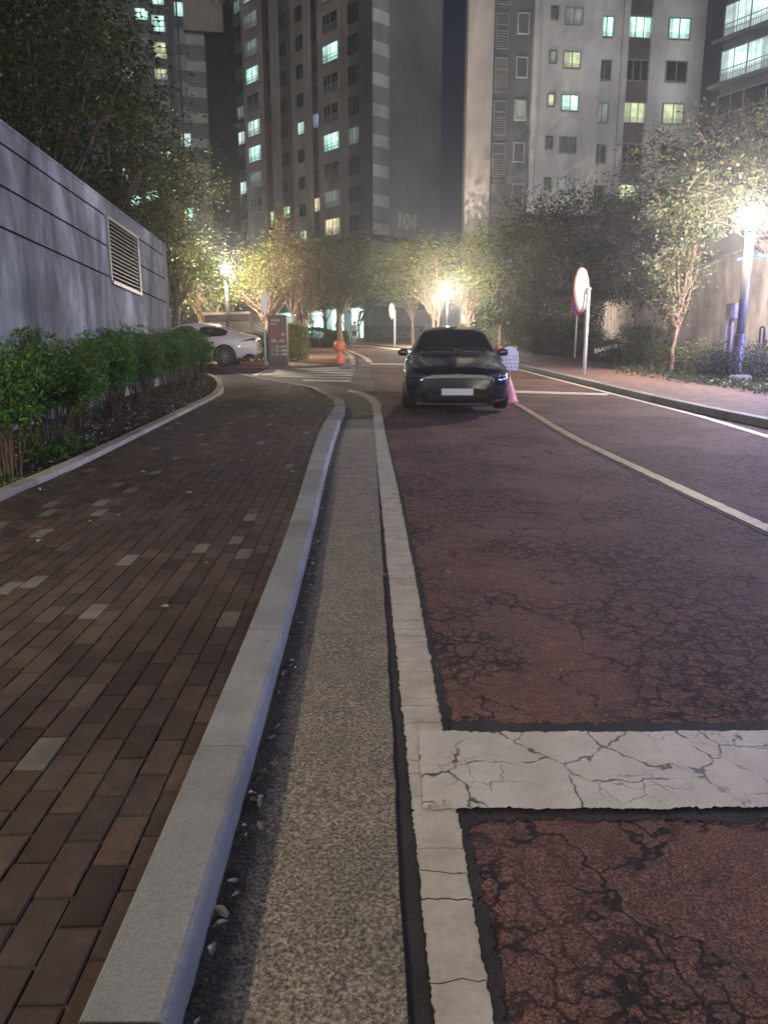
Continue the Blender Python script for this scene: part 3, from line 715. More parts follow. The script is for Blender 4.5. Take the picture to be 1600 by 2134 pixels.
for px0, px1, out, m in ((500, 515, .0, 't_dark'), (515, 553, .25, 't_brown'), (553, 573, .0, 't_red'), (573, 587, .4, 't_brown'), (587, 611, .02, 't_dark'), (611, 640, .1, 't_brown'), (640, 652, .4, 't_brown'), (652, 668, .0, 't_red'), (668, 720, .3, 't_brown'), (720, 728, .45, 't_brown'), (728, 751, .05, 't_mid'), (751, 771.5, .22, 't_dark')):
    col(O1, DL, px0, px1, YR, out, zl if px0 > 668 else zlow+.6, ZT, M[m])
# storey lines on the side wall strip
def wall_strip(O, D, u0, u1, cuts, out, depth, mats, P, name, parent):
    """one upright slab divided by level lines, its bands taking turns in two paints"""
    nx, ny = D[1], -D[0]; ring = [(O[0]+D[0]*u+nx*q-P[0], O[1]+D[1]*u+ny*q-P[1]) for u, q in ((u0, out), (u1, out), (u1, out-depth), (u0, out-depth))]
    mb = MB(); mb.v = [(x, y, z-P[2]) for z, _ in cuts for x, y in ring]
    for i in range(len(cuts)-1):
        for k in range(4): mb.f.append([i*4+k, i*4+(k+1) % 4, i*4+4+(k+1) % 4, i*4+4+k]); mb.m.append(cuts[i][1])
    mb.f.append([0, 3, 2, 1]); mb.m.append(0); n = 4*len(cuts)-4; mb.f.append([n, n+1, n+2, n+3]); mb.m.append(0)
    return mb.build(name, mats, parent)
u0, u1 = .35, U(808, 300, O1, DR); cuts = []; z = zl; st = 2.83
while z < ZT: cuts += [(z, 0), (z+1.15, 1)]; z += st
cuts.append((z, 0)); wall_strip(O1, DR, u0, u1, cuts, .18, .5, [M['t_band2'], M['t_band']], TP, "striped_panel", t104)
q = MB(); wall_box(q, O1, DR, u1, uR, zl, ZT, .12, .5); rel(q, TP).build("side_wall", M['t_side'], t104)
q = MB(); wall_box(q, O1, DR, -.3, uR+.2, zl-.55, zl, .45, .9); wall_box(q, O1, DL, U(668, 470, O1, DL), .45, zl-.55, zl, .5, .9); rel(q, TP).build("ledge", M['t_dark'], t104)
q = MB(); wall_box(q, O1, DR, .3, uR, zlow, zl-.55, .02, .5); rel(q, TP).build("base_wall", M['t_band'], t104)
# number on the wall
def text_mesh(name, s, size, loc, rot, mat, parent=None, ext_=.01, align='CENTER', sx=1.0, bold=0):
    cu = bpy.data.curves.new(name, 'FONT'); cu.body = s; cu.size = size; cu.extrude = ext_; cu.align_x = align; cu.align_y = 'CENTER'; cu.resolution_u = 3; cu.offset = bold
    o = bpy.data.objects.new(name, cu); COL.objects.link(o); dg = bpy.context.evaluated_depsgraph_get(); me = bpy.data.meshes.new_from_object(o.evaluated_get(dg)); me.name = name
    bpy.data.objects.remove(o); bpy.data.curves.remove(cu)
    r = link_mesh(name, me, mat, parent); me.materials.clear(); me.materials.append(mat); r.location = loc; r.rotation_euler = rot; r.scale = (sx, 1, 1); return r
uu, zz = plane_hit(845, 463.5, O1, DR)
text_mesh("number_lettering", "104", 2.2, (O1[0]+DR[0]*uu+DR[1]*.16-TP.x, O1[1]+DR[1]*uu-DR[0]*.16-TP.y, zz-TP.z), (math.pi/2, 0, math.radians(41)), M['pilotis'], t104, .03, sx=.9, bold=.08)
def win_col(parent, O, D, px, py, w, h, fl, pitch=2.83, kind='two', frame=None, out=.01, default='glass', lo=-3, hi=6):
    u, z = plane_hit(px, py, O, D)
    for k in range(lo, hi+1):
        zc = z+k*pitch; pn = fl.get(k, default)
        if pn: add_window(parent, O, D, u, zc, w, h, kind, frame, M[pn], out)
F = M['frame_d']
win_col(t104, O1, DL, 696, 297, 2.5, 1.75, {3: 'cool', 0: 'cool', -3: 'warm', -2: 'dim', 5: 'dim', 6: 'cool2'}, kind='balcony', out=.31)
win_col(t104, O1, DL, 534, 268, 2.5, 1.75, {0: 'cool2', 2: 'cool', -1: 'cool', -2: 'dim', 3: 'dim', 4: 'dim', 5: 'cool2', 6: 'cool'}, kind='balcony', out=.26)
win_col(t104, O1, DL, 505, 288, 1.5, 1.5, {0: 'cool2', 1: 'dim', -2: 'cool2', 5: 'dim'}, kind='two', frame=F, out=.02, lo=-4)
win_col(t104, O1, DL, 572, 454, 1.35, 1.5, {0: 'green'}, frame=F, out=.02, lo=0, hi=8)
win_col(t104, O1, DL, 599, 443, 1.3, 1.35, {0: 'green'}, frame=F, out=.03, lo=-1, hi=8)
win_col(t104, O1, DL, 630, 268, 1.3, 1.35, {0: 'cool2', -4: 'lime'}, frame=F, out=.11, lo=-4)
win_col(t104, O1, DL, 660, 252, 1.2, 1.5, {0: 'lblue', -3: 'warm'}, frame=F, out=.02, lo=-4)
win_col(t104, O1, DL, 740, 283, 1.9, 1.7, {0: 'dim'}, kind='three', frame=F, out=.07, lo=-4)
# open ground floor with white lit walls
q = MB(); u0, u1 = U(585, 690, O1, DL), U(758, 690, O1, DL); g0 = gz(80)+.05
q2 = MB(); wall_box(q2, O1, DL, u0-9, u1, g0, zlow, -5.0, .3); rel(q2, TP).build("lobby_wall", M['pilotis'], t104)
for pxa, pxb in ((686, 691), (611, 623), (668, 676), (731, 737), (700, 703)): wall_box(q, O1, DL, U(pxa, 690, O1, DL), U(pxb, 690, O1, DL), g0, zlow, -.4 if pxb-pxa > 7 else -2.2, .8)
rel(q, TP).build("column", M['t_band'], t104)
q = MB(); wall_box(q, O1, DL, u1, .3, g0, zlow, .05, .8); wall_box(q, O1, DR, 0, uR, g0, zlow, -.05, .6); rel(q, TP).build("base_block", M['t_mid'], t104)
q = MB(); wall_box(q, O1, DL, u0-9, u1, g0-.5, g0, 1.0, 7); rel(q, TP).build("lobby_floor", M['pilotis'], t104)
TUBE = emis("lobby_tube_glow", (.62, 1, .86), 7)
for i in range(7):
    uu = u1-1.2-i*2.5; q = MB(); wall_box(q, O1, DL, uu-.8, uu+.8, zlow-.12, zlow-.04, -2.6, .35); rel(q, TP).build("ceiling_tube", TUBE, t104)
    wx, wy = pt(DL, uu, -2.6)
    l = bpy.data.lights.new("lobby_light", 'POINT'); l.energy = 420; l.color = (.62, 1, .85); l.shadow_soft_size = .4; o = bpy.data.objects.new("lobby_light", l); COL.objects.link(o); o.location = (wx, wy, zlow-.6)

# ---- white tower on the right ----------------------------------------------------------------------
YT = 55; O2 = tuple(atY(970, 300, YT)[:2]); D2 = (math.cos(math.radians(6.5)), math.sin(math.radians(6.5)))
tw = empty("apartment_tower", (O2[0], O2[1], gz(YT)), 0, "white and slate apartment tower rising on the right with a beige left edge", "apartment tower", "apartment towers behind the trees")
TP2 = tw.location; zb2 = gz(YT)-.2; ZT2 = 44; b2 = plane_hit(1100, 447, O2, D2)[1]
uu = lambda px, py=300: U(px, py, O2, D2)
q = MB(); wall_box(q, O2, D2, 3.2, uu(1700), zb2, ZT2-.3, -.05, 11); rel(q, TP2).build("wall", M['r_grey'], tw)
for a, b, out, m, zz0 in ((968, 1020, .35, 'r_beige', zb2), (1020, 1101, .0, 'r_grey', zb2), (1101, 1239, .3, 'r_white', b2), (1239, 1280, .12, 'r_white', b2), (1280, 1292, .35, 'r_white', b2), (1292, 1337, .02, 'r_grey', b2), (1337, 1352, .35, 'r_white', b2), (1352, 1446, .25, 'r_white', b2), (1446, 1700, -.02, 'r_grey', b2)):
    c = MB(); wall_box(c, O2, D2, uu(a), uu(b), zz0, ZT2, out, .8); rel(c, TP2).build("wall_panel", M[m], tw)
q = MB(); wall_box(q, O2, D2, uu(1095), uu(1500), zb2, b2, .05, .8); rel(q, TP2).build("podium_wall", M['r_red'], tw)
PT = 2.76
zc = plane_hit(1315, 236, O2, D2)[1]; cuts = []
for k in range(-3, 8): cuts += [(zc+k*PT-.78, 1), (zc+k*PT+.78, 0)]
cuts.append((zc+8*PT-.78, 0)); wall_strip(O2, D2, uu(1293), uu(1336), cuts, .06, .3, [M['r_red'], M['r_grey']], TP2, "spandrel_strip", tw)
W2 = M['frame']
win_col(tw, O2, D2, 1319, 236, 1.75, 1.42, {0: 'lime', 2: 'cool', 1: 'glass', -2: 'lime', 3: 'dim'}, PT, 'three', W2, .07, lo=-2, hi=4)
win_col(tw, O2, D2, 1397, 240, 1.65, 1.4, {0: 'lime', 2: 'cool', -2: 'glass'}, PT, 'two', W2, .26, lo=-2, hi=4)
win_col(tw, O2, D2, 1256, 148, 1.05, 1.35, {1: 'cool', -1: 'dim'}, PT, 'two', M['frame'], .13, lo=-3, hi=3)
win_col(tw, O2, D2, 1183, 218, 1.3, 1.1, {0: 'cool', 1: 'lime', 2: 'dim', -2: 'dim'}, PT, 'two', W2, .31, lo=-2, hi=4)
win_col(tw, O2, D2, 1144, 212, .55, .85, {0: 'warm', 1: 'dim'}, PT, 'one', M['r_grey'], .31, lo=-2, hi=4)
win_col(tw, O2, D2, 1083, 231, .85, 1.35, {0: 'dim'}, PT, 'one', M['r_white'], .02, lo=-2, hi=4)
win_col(tw, O2, D2, 1040, 247, .95, 2.25, {0: 'glass', 1: 'blind', -2: 'blind'}, PT, 'tall', W2, .02, lo=-3, hi=3)
# drain pipe
q = MB(); u_, = (uu(1112),); wx, wy = O2[0]+D2[0]*u_+D2[1]*.4, O2[1]+D2[1]*u_-D2[0]*.4; q.tube([(wx, wy, b2), (wx, wy, ZT2)], .06, 6); rel(q, TP2).build("drain_pipe", M['r_white'], tw)

# ---- angled wing with balconies at the right edge ---------------------------------------------------
O3 = tuple(atY(1497, 200, 53)[:2]); D3 = (.566*1.0, -.824)
tr = empty("apartment_wing", (O3[0], O3[1], gz(50)), 0, "dark slate apartment wing with large bright balcony windows at the right edge", "apartment building")
TP3 = tr.location
q = MB(); wall_box(q, O3, D3, 0, 14, gz(50)-.3, 44, 0, 9); rel(q, TP3).build("wall", M['r_grey'], tr)
win_col(tr, O3, D3, 1557, 122, 3.7, 1.95, {0: 'cool2', 1: 'cool2', 2: 'dim'}, 2.76, 'balcony', W2, .02, lo=-3, hi=2)
q = MB(); zc = plane_hit(1557, 122, O3, D3)[1]; u_ = U(1557, 122, O3, D3)
for k in range(-3, 3): wall_box(q, O3, D3, u_-2.4, u_+4.2, zc+k*2.76-1.32, zc+k*2.76-1.08, .5, .7)
rel(q, TP3).build("balcony_slab", M['r_grey'], tr)
win_col(tr, O3, D3, 1640, 105, 2.2, 1.9, {}, 2.76, 'two', W2, .02, lo=-3, hi=2)

# ---- far tower on the left behind the trees ---------------------------------------------------------
O4 = tuple(atY(394, 300, 94)[:2]); D4 = (math.cos(math.radians(10)), math.sin(math.radians(10)))
tf = empty("apartment_tower", (O4[0], O4[1], gz(94)), 0, "dim far apartment tower with a striped grey pier, left of tower 104", "apartment tower", "apartment towers behind the trees")
TP4 = tf.location; z4 = gz(94)-.3; ZT4 = 62
uf = lambda px, py=200: U(px, py, O4, D4)
q = MB(); wall_box(q, O4, D4, uf(180), uf(503), z4, ZT4, 0, 12); rel(q, TP4).build("wall", M['t_mid'], tf)
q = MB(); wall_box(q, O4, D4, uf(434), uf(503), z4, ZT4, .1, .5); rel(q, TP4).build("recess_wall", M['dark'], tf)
q = MB(); wall_box(q, O4, D4, uf(356), uf(362), z4, ZT4, .3, .5); wall_box(q, O4, D4, uf(376), uf(380), z4, ZT4, .3, .5); rel(q, TP4).build("pier", M['t_dark'], tf)
z = plane_hit(410, 152, O4, D4)[1]-12*2.83; ztop = plane_hit(430, 73, O4, D4)[1]; cuts = []
while z < ztop:
    if z > z4+1: cuts += [(z, 0)]+([(z+1.1, 1)] if z+1.1 < ztop else [])
    z += 2.83
cuts.append((ztop, 0)); wall_strip(O4, D4, uf(394), uf(432), cuts, .5, .8, [M['t_light'], M['t_mid']], TP4, "striped_panel", tf)
q = MB(); wall_box(q, O4, D4, uf(392), uf(472), ztop, ZT4, 1.0, 1.5); rel(q, TP4).build("number_panel", M['t_brown'], tf)
u_, zz = plane_hit(463, 3, O4, D4)
text_mesh("number_lettering", "101", 2.6, (O4[0]+D4[0]*u_+D4[1]*1.05-TP4.x, O4[1]+D4[1]*u_-D4[0]*1.05-TP4.y, zz-TP4.z), (math.pi/2, 0, math.radians(10)), M['t_dark'], tf, .03, sx=.8)
win_col(tf, O4, D4, 336, 155, 1.5, 1.25, {0: 'lime', 2: 'lime', 4: 'cool', 6: 'cool'}, 2.83/2*1.0, 'two', M['frame'], .02, lo=0, hi=7, default=None)
win_col(tf, O4, D4, 336, 111, 1.4, 1.25, {0: 'lime', 1: 'cool', 2: 'cool', -8: 'cool', -4: 'cool2'}, 2.83, 'two', M['frame'], .02, lo=-9, hi=3, default='glass')
win_col(tf, O4, D4, 267, 152, 1.3, 1.25, {0: 'lime', 3: 'cool', -5: 'cool', -3: 'glass', -8: 'cool'}, 2.83, 'two', M['frame'], .02, lo=-9, hi=3, default='glass')
win_col(tf, O4, D4, 295, 30, 1.6, 1.3, {0: 'cool', -7: 'cool', -10: 'cool', -9: 'glass'}, 2.83, 'two', M['frame'], .02, lo=-12, hi=1, default='glass')
win_col(tf, O4, D4, 374, 20, 1.2, 1.6, {0: 'cool', -5: 'cool2', -6: 'dim', -8: 'cool'}, 2.83, 'two', M['frame'], .02, lo=-10, hi=1, default='glass')
win_col(tf, O4, D4, 235, 90, 1.4, 1.2, {-5: 'cool', -4: 'dim', 0: 'dim'}, 2.83, 'two', M['frame'], .02, lo=-9, hi=2, default='glass')

# ---- long concrete wall on the left ----------------------------------------------------------------
OW = (-5.3, 11.5); DW = (-.038, .999)     # along the wall, away from the camera; its face looks to +x
ww = empty("concrete_wall", (OW[0], OW[1], gz(11.5)), 0, "long weathered grey concrete wall with shadow grooves and a louvered vent behind the left shrubs", "wall")
WP = ww.location
def wz(u, z7, z0_): return z0_+(z7-z0_)*(u+.86)/8.66      # the courses run slightly downhill
tops = lambda u: 4.62+(4.30-4.62)*(u+.86)/8.66
c1 = lambda u: 4.35+(4.03-4.35)*(u+.92)/8.61
c2_ = lambda u: 3.78+(3.47-3.78)*(u+1.05)/8.79
c3_ = lambda u: 3.22+(2.89-3.22)*(u+1.18)/8.83
def wpt(u, out): return (OW[0]+DW[0]*u+DW[1]*out, OW[1]+DW[1]*u-DW[0]*out)
uA, uB = -16, 7.75; v0, v1 = 3.2, 5.2
def slab(mb, ua, ub, fa, fb, out, dep):
    """wall course between two height functions"""
    P = [wpt(ua, out), wpt(ub, out), wpt(ub, out-dep), wpt(ua, out-dep)]; us = [ua, ub, ub, ua]
    vs = [(p[0], p[1], fa(u)) for p, u in zip(P, us)]+[(p[0], p[1], fb(u)) for p, u in zip(P, us)]
    mb.add(vs, [(0, 3, 2, 1), (4, 5, 6, 7), (0, 1, 5, 4), (1, 2, 6, 5), (2, 3, 7, 6), (3, 0, 4, 7)])
base = lambda u: -.3
q = MB(); g = .018
for lo, hi, lg, hg in ((base, c3_, 0, g), (c3_, c2_, g, g), (c2_, c1, g, g), (c1, tops, g, 0)):
    fl = (lambda u, f=lo, s=lg: f(u)+s); fh = (lambda u, f=hi, s=hg: f(u)-s)
    if lo is base:
        slab(q, uA, uB, fl, lambda u: c3_(u)-.09-g if False else fh(u), 0, .35)
    elif lo is c1: slab(q, uA, v0, fl, fh, 0, .35); slab(q, v1, uB, fl, fh, 0, .35); slab(q, v0, v1, lambda u: 4.20-.037*(u-v0), fh, 0, .35)
    else: slab(q, uA, v0, fl, fh, 0, .35); slab(q, v1, uB, fl, fh, 0, .35)
rel(q, WP).build("face", M['wall'], ww)
q = MB(); slab(q, uA, uB-.02, base, lambda u: tops(u)-.02, -.04, .28); rel(q, WP).build("groove_backing", M['groove'], ww)
q = MB(); slab(q, uA, uB+.01, tops, lambda u: tops(u)+.05, .01, .4); rel(q, WP).build("coping", M['wall'], ww)
lv = MB(); nn = 15
for i in range(nn):
    zz = 3.03+(4.12-3.03)*i/(nn-1)
    P = [wpt(v0+.05, .03), wpt(v1-.08, .03), wpt(v1-.08, -.04), wpt(v0+.05, -.04)]
    s0 = -.037*2*0
    vs = [(P[0][0], P[0][1], zz-.03), (P[1][0], P[1][1], zz-.03-.06), (P[2][0], P[2][1], zz+.02-.06), (P[3][0], P[3][1], zz+.02)]
    vs += [(x, y, z+.012) for x, y, z in vs]; lv.add(vs, [(0, 3, 2, 1), (4, 5, 6, 7), (0, 1, 5, 4), (1, 2, 6, 5), (2, 3, 7, 6), (3, 0, 4, 7)])
lo = rel(lv, WP).build("vent_louver", M['steel'], ww)
fr = MB(); ft = lambda u: 4.20-.037*(u-v0); fb = lambda u: 2.93-.037*(u-v0)
slab(fr, v0, v0+.05, fb, ft, .05, .1); slab(fr, v1-.08, v1, fb, ft, .05, .1); slab(fr, v0+.05, v1-.08, lambda u: ft(u)-.05, ft, .05, .1); slab(fr, v0+.05, v1-.08, fb, lambda u: fb(u)+.06, .07, .12)
rel(fr, WP).build("vent_frame", M['steel'], lo)
q = MB(); slab(q, v0, v1, lambda u: c3_(u)+g, fb, .0, .3) if False else None
# short return of the wall, running back from its end
q = MB(); e0 = wpt(uB-.02, -.002); e1 = (e0[0]-9, e0[1]+.6); q.prism([e0, (e0[0]-.002, e0[1]-.3), (e1[0], e1[1]-.3), e1], -.2, 4.26); rel(q, WP).build("return_wall", M['wall'], ww)

# ---- small vent house behind the white car -----------------------------------------------------------
a = atY(427, 700, 34); b = atY(521, 700, 33.2); c = atY(553, 700, 38)
zt = atY(470, 650, 33.5).z; zg = gz(33)
vh = empty("vent_house", (b.x, b.y, zg), 0, "low grey concrete vent house with a louvered side behind the white car", "vent house")
q = MB(); q.prism([(a.x, a.y), (b.x, b.y), (c.x, c.y), (a.x+2.4, a.y+5)], zg-.4, zt-.12); rel(q, vh.location).build("wall", M['wall3'], vh)
q = MB(); q.prism([(a.x-.06, a.y-.06), (b.x+.05, b.y-.08), (c.x+.08, c.y), (a.x+2.4, a.y+5.1)], zt-.12, zt); rel(q, vh.location).build("roof_slab", M['wall3'], vh)
q = MB()
for zz in (.62, 1.2, 1.75): q.prism([(a.x, a.y-.008), (b.x, b.y-.008), (b.x, b.y+.02), (a.x, a.y+.02)], zg+zz, zg+zz+.03)
rel(q, vh.location).build("groove", M['groove'], vh)
q = MB(); d_ = Vector((c.x-b.x, c.y-b.y)).normalized(); nrm = Vector((d_.y, -d_.x)); LL = (Vector((c.x, c.y))-Vector((b.x, b.y))).length
for i in range(13):
    zz = zg+.25+i*.13; p0 = Vector((b.x, b.y))+d_*.9; p1 = Vector((b.x, b.y))+d_*(LL-.2)
    if zz < zt-.35: q.prism([tuple(p0+nrm*.06), tuple(p1+nrm*.06), tuple(p1-nrm*.02), tuple(p0-nrm*.02)], zz, zz+.06)
rel(q, vh.location).build("side_louver", M['steel'], vh)

# ---- pale ramp wall on the right ---------------------------------------------------------------------
pA = Vector((11.6, 19.0)); 
# the top edge lies on one straight sight line pair: solve two ground points on a line parallel to the kerb
kdir = (rk[30]-rk[10]).normalized() if len(rk) > 30 else Vector((-.08, 1))
dW = Vector((.085, .996)); q0 = Vector((11.9, 21))
def rwall_z(px, py): return plane_hit(px, py, tuple(q0), tuple(dW))
uN, zN = rwall_z(1600, 506); uF, zF = rwall_z(1234, 641)
rwo = empty("ramp_wall", (q0.x, q0.y, gz(21)), 0, "pale plastered ramp wall with a sloping top running behind the right verge", "wall")
ft = lambda u: zN+(zF-zN)*(u-uN)/(uF-uN)
q = MB(); wp = lambda u, o_: (q0.x+dW.x*u+dW.y*o_, q0.y+dW.y*u-dW.x*o_)
us = [uN-9, uN, uF, uF+3]; 
for a_, b_ in zip(us[:-1], us[1:]):
    P = [wp(a_, 0), wp(b_, 0), wp(b_, .4), wp(a_, .4)]; uq = [a_, b_, b_, a_]
    q.add([(x, y, gz(y)-.2) for x, y in P]+[(x, y, ft(u)) for (x, y), u in zip(P, uq)], [(0, 3, 2, 1), (4, 5, 6, 7), (0, 1, 5, 4), (1, 2, 6, 5), (2, 3, 7, 6), (3, 0, 4, 7)])
rel(q, rwo.location).build("face", M['wall2'], rwo)
q = MB()
for a_, b_ in ((us[0], us[3]),):
    P = [wp(a_, -.05), wp(b_, -.05), wp(b_, .45), wp(a_, .45)]; uq = [a_, b_, b_, a_]
    q.add([(x, y, ft(u)+.003) for (x, y), u in zip(P, uq)]+[(x, y, ft(u)+.09) for (x, y), u in zip(P, uq)], [(0, 3, 2, 1), (4, 5, 6, 7), (0, 1, 5, 4), (1, 2, 6, 5), (2, 3, 7, 6), (3, 0, 4, 7)])
rel(q, rwo.location).build("coping", M['wall2'], rwo)

# ================================================================ cars
ROLE = {k: bpy.data.materials.new('glass_role_%d' % k) for k in (1, 2, 3)}
def car_body(bodymat, fast=False, wheelbase=(.93, 3.83), Lc=4.98):
    """closed car shell lofted from cross sections (nose at y=0, tail at y=Lc), arches cut with a boolean"""
    R_ = .355
    # y, zb, w_low, w_mid, w_belt, z_mid, z_belt, w_top, z_edge, z_top
    if fast: tail = [(3.55, .19, .90, .925, .84, .62, .98, .56, 1.33, 1.40), (3.95, .20, .90, .93, .85, .62, 1.0, .54, 1.24, 1.31), (4.35, .24, .88, .92, .84, .64, 1.0, .56, 1.10, 1.16), (4.68, .30, .84, .90, .80, .66, .99, .62, 1.03, 1.07), (4.86, .34, .80, .87, .76, .68, .95, .64, 1.01, 1.05), (4.95, .40, .72, .80, .70, .66, .88, .6, .95, .98)]
    else: tail = [(3.5, .19, .90, .925, .84, .62, .97, .58, 1.35, 1.42), (3.9, .20, .90, .93, .85, .62, .98, .55, 1.26, 1.33), (4.4, .22, .88, .92, .84, .64, .98, .58, 1.06, 1.11), (4.75, .28, .84, .90, .80, .66, .96, .62, 1.01, 1.05), (4.9, .34, .80, .87, .76, .66, .92, .62, .97, 1.01), (4.97, .42, .70, .78, .68, .64, .85, .58, .91, .94)]
    S = [(.0, .27, .40, .50, .46, .46, .60, .36, .64, .655), (.035, .20, .62, .70, .62, .47, .645, .46, .69, .71), (.14, .165, .78, .84, .74, .50, .70, .52, .745, .775), (.38, .16, .86, .905, .80, .55, .77, .55, .815, .85), (.85, .17, .89, .93, .84, .60, .83, .58, .885, .92), (1.35, .18, .90, .93, .86, .62, .89, .62, .945, .975),
         (1.58, .18, .90, .93, .86, .62, .92, .66, .975, 1.0), (1.72, .18, .90, .93, .86, .62, .925, .72, 1.03, 1.055), (2.05, .18, .90, .93, .855, .62, .93, .64, 1.22, 1.255), (2.32, .18, .90, .93, .85, .62, .94, .585, 1.345, 1.395), (2.45, .18, .90, .93, .85, .62, .945, .58, 1.375, 1.43),
         (2.86, .18, .90, .93, .85, .62, .95, .58, 1.395, 1.46), (2.96, .18, .90, .93, .85, .62, .95, .58, 1.395, 1.46)]+tail
    bm = bmesh.new(); rows = []
    for y, zb, wl_, wm, wb, zm, zbt, wt, ze, zt in S:
        h = [(0, zb), (wl_*.6, zb), (wl_, zb+.03), (wm*.985, (zb+zm)/2+.02), (wm, zm), (wm*.985, (zm+zbt)/2+.02), (wb, zbt), (wt+(wb-wt)*.10, ze-(ze-zbt)*.10), (wt, ze), (wt*.72, ze+(zt-ze)*.62), (wt*.36, zt-.008), (0, zt)]
        pts = [(-a, z) for a, z in h[::-1]]+[(a, z) for a, z in h[1:]]
        pts = pts[:-1]
        rows.append([bm.verts.new((a, y, z)) for a, z in pts])
    n = len(rows[0])
    # columns: index 0 is top centre, going down the left side to the bottom centre (11) and up the right side (22)
    for r in range(len(rows)-1):
        ym = (S[r][0]+S[r+1][0])/2
        for i in range(n):
            j = (i+1) % n; f = bm.faces.new([rows[r][i], rows[r][j], rows[r+1][j], rows[r+1][i]])
            k = min(i, n-1-i)   # 0,1,2 roof strips; 3 rail; 4 side glass; ...
            mi = 0
            if 1.72 <= ym < 2.32 and k <= 2: mi = 1                                   # windscreen
            if not fast and 3.5 <= ym < 4.4 and k <= 2: mi = 3                           # rear window
            if fast and 3.55 <= ym < 4.35 and k <= 2: mi = 3
            if k == 4 and 2.05 <= ym < 3.95 and not (2.86 <= ym < 2.96): mi = 2          # side windows
            f.material_index = mi
    bm.faces.new(rows[0][::-1]); bm.faces.new(rows[-1])
    cl = bm.edges.layers.float.new('crease_edge')
    for e in bm.edges:
        fs = e.link_faces
        if len(fs) == 2 and fs[0].material_index != fs[1].material_index: e[cl] = .55
        a, b = e.verts
        if abs(a.co.y-b.co.y) > .001:
            for v in (a,):
                pass
    bmesh.ops.recalc_face_normals(bm, faces=bm.faces)
    me = bpy.data.meshes.new("shell"); bm.to_mesh(me); bm.free()
    for m in (bodymat, ROLE[1], ROLE[2], ROLE[3], M['dark']): me.materials.append(m)
    o = bpy.data.objects.new("shell", me); COL.objects.link(o)
    s = o.modifiers.new("s", 'SUBSURF'); s.levels = 3; s.render_levels = 3
    c = MB()
    for y in wheelbase:
        for sx in (-1, 1): c.lathe([(R_+.035, -.17), (R_+.035, .17)], (sx*.86, y, R_-.01), 40, Matrix.Rotation(math.pi/2, 3, 'Y'))
    co = c.build("cutter", M['dark']); bo = o.modifiers.new("b", 'BOOLEAN'); bo.object = co; bo.operation = 'DIFFERENCE'; bo.solver = 'EXACT'; bo.material_mode = 'TRANSFER'
    dg = bpy.context.evaluated_depsgraph_get(); dg.update(); me2 = bpy.data.meshes.new_from_object(o.evaluated_get(dg))
    bpy.data.objects.remove(o); bpy.data.objects.remove(co)
    return me2
def split_car(me, root):
    bodym = me.materials[0]; rl = {}
    for i, m in enumerate(me.materials): rl[i] = 0 if m == bodym else next((k for k, r in ROLE.items() if r == m), 4)
    me.polygons.foreach_set("material_index", [rl[p.material_index] for p in me.polygons])
    bm0 = bmesh.new(); bm0.from_mesh(me); bvh = BVHTree.FromBMesh(bm0); bm0.free()
    def part(nm, sel, mats):
        idx = {}; vs = []; fs = []; mi = []
        for p in sel:
            f = []
            for v in p.vertices:
                if v not in idx: idx[v] = len(vs); vs.append(tuple(me.vertices[v].co))
                f.append(idx[v])
            fs.append(f); mi.append(0 if p.material_index <= 3 else 1)
        m2 = bpy.data.meshes.new(nm); m2.from_pydata(vs, [], fs)
        for m in mats: m2.materials.append(m)
        if len(mats) > 1: m2.polygons.foreach_set("material_index", mi)
        o = link_mesh(nm, m2, None, root, smooth=True); m2.set_sharp_from_angle(angle=math.radians(40)); return o
    pol = list(me.polygons)
    part('body', [p for p in pol if p.material_index in (0,) or p.material_index > 3], [bodym, M['dark']])
    part('windscreen', [p for p in pol if p.material_index == 1], [M['carglass']])
    part('rear_window', [p for p in pol if p.material_index == 3], [M['carglass']])
    for s in (-1, 1):
        for lo, hi in ((0, 2.91), (2.91, 9)):
            sel = [p for p in pol if p.material_index == 2 and p.center.x*s > 0 and lo < p.center.y <= hi]
            if sel: part('side_window', sel, [M['carglass']])
    return bvh
def patch(bvh, poly_fn, nu, nv, axis, off, th=.0, origin=3):
    """grid patch laid on the car skin: poly_fn(u,v)->(a,z); axis 'front' (a=x), 'rear', 'left','right' (a=y)"""
    vs = []; ok = []
    for j in range(nv+1):
        for i in range(nu+1):
            a, z = poly_fn(i/nu, j/nv)
            if axis == 'front': o, d = Vector((a, -2, z)), Vector((0, 1, 0))
            elif axis == 'rear': o, d = Vector((a, 8, z)), Vector((0, -1, 0))
            elif axis == 'top': o, d = Vector((a, z, 4)), Vector((0, 0, -1))
            else:
                s = -1 if axis == 'left' else 1; o, d = Vector((s*3, a, z)), Vector((-s, 0, 0))
            h = bvh.ray_cast(o, d)
            if h[0] is None: vs.append(None)
            else:
                nn = h[1]; nn = nn if nn.dot(d) < 0 else -nn
                vs.append(h[0]+nn*off)
    mb = MB(); idx = {}
    for k, v in enumerate(vs):
        if v is not None: idx[k] = len(mb.v); mb.v.append(tuple(v))
    W = nu+1
    for j in range(nv):
        for i in range(nu):
            q = [j*W+i, j*W+i+1, (j+1)*W+i+1, (j+1)*W+i]
            if all(k in idx for k in q): mb.f.append([idx[k] for k in q]); mb.m.append(0)
    return mb
def thick(o, t=.008):
    m = o.modifiers.new("t", 'SOLIDIFY'); m.thickness = t; m.offset = 0
    return o
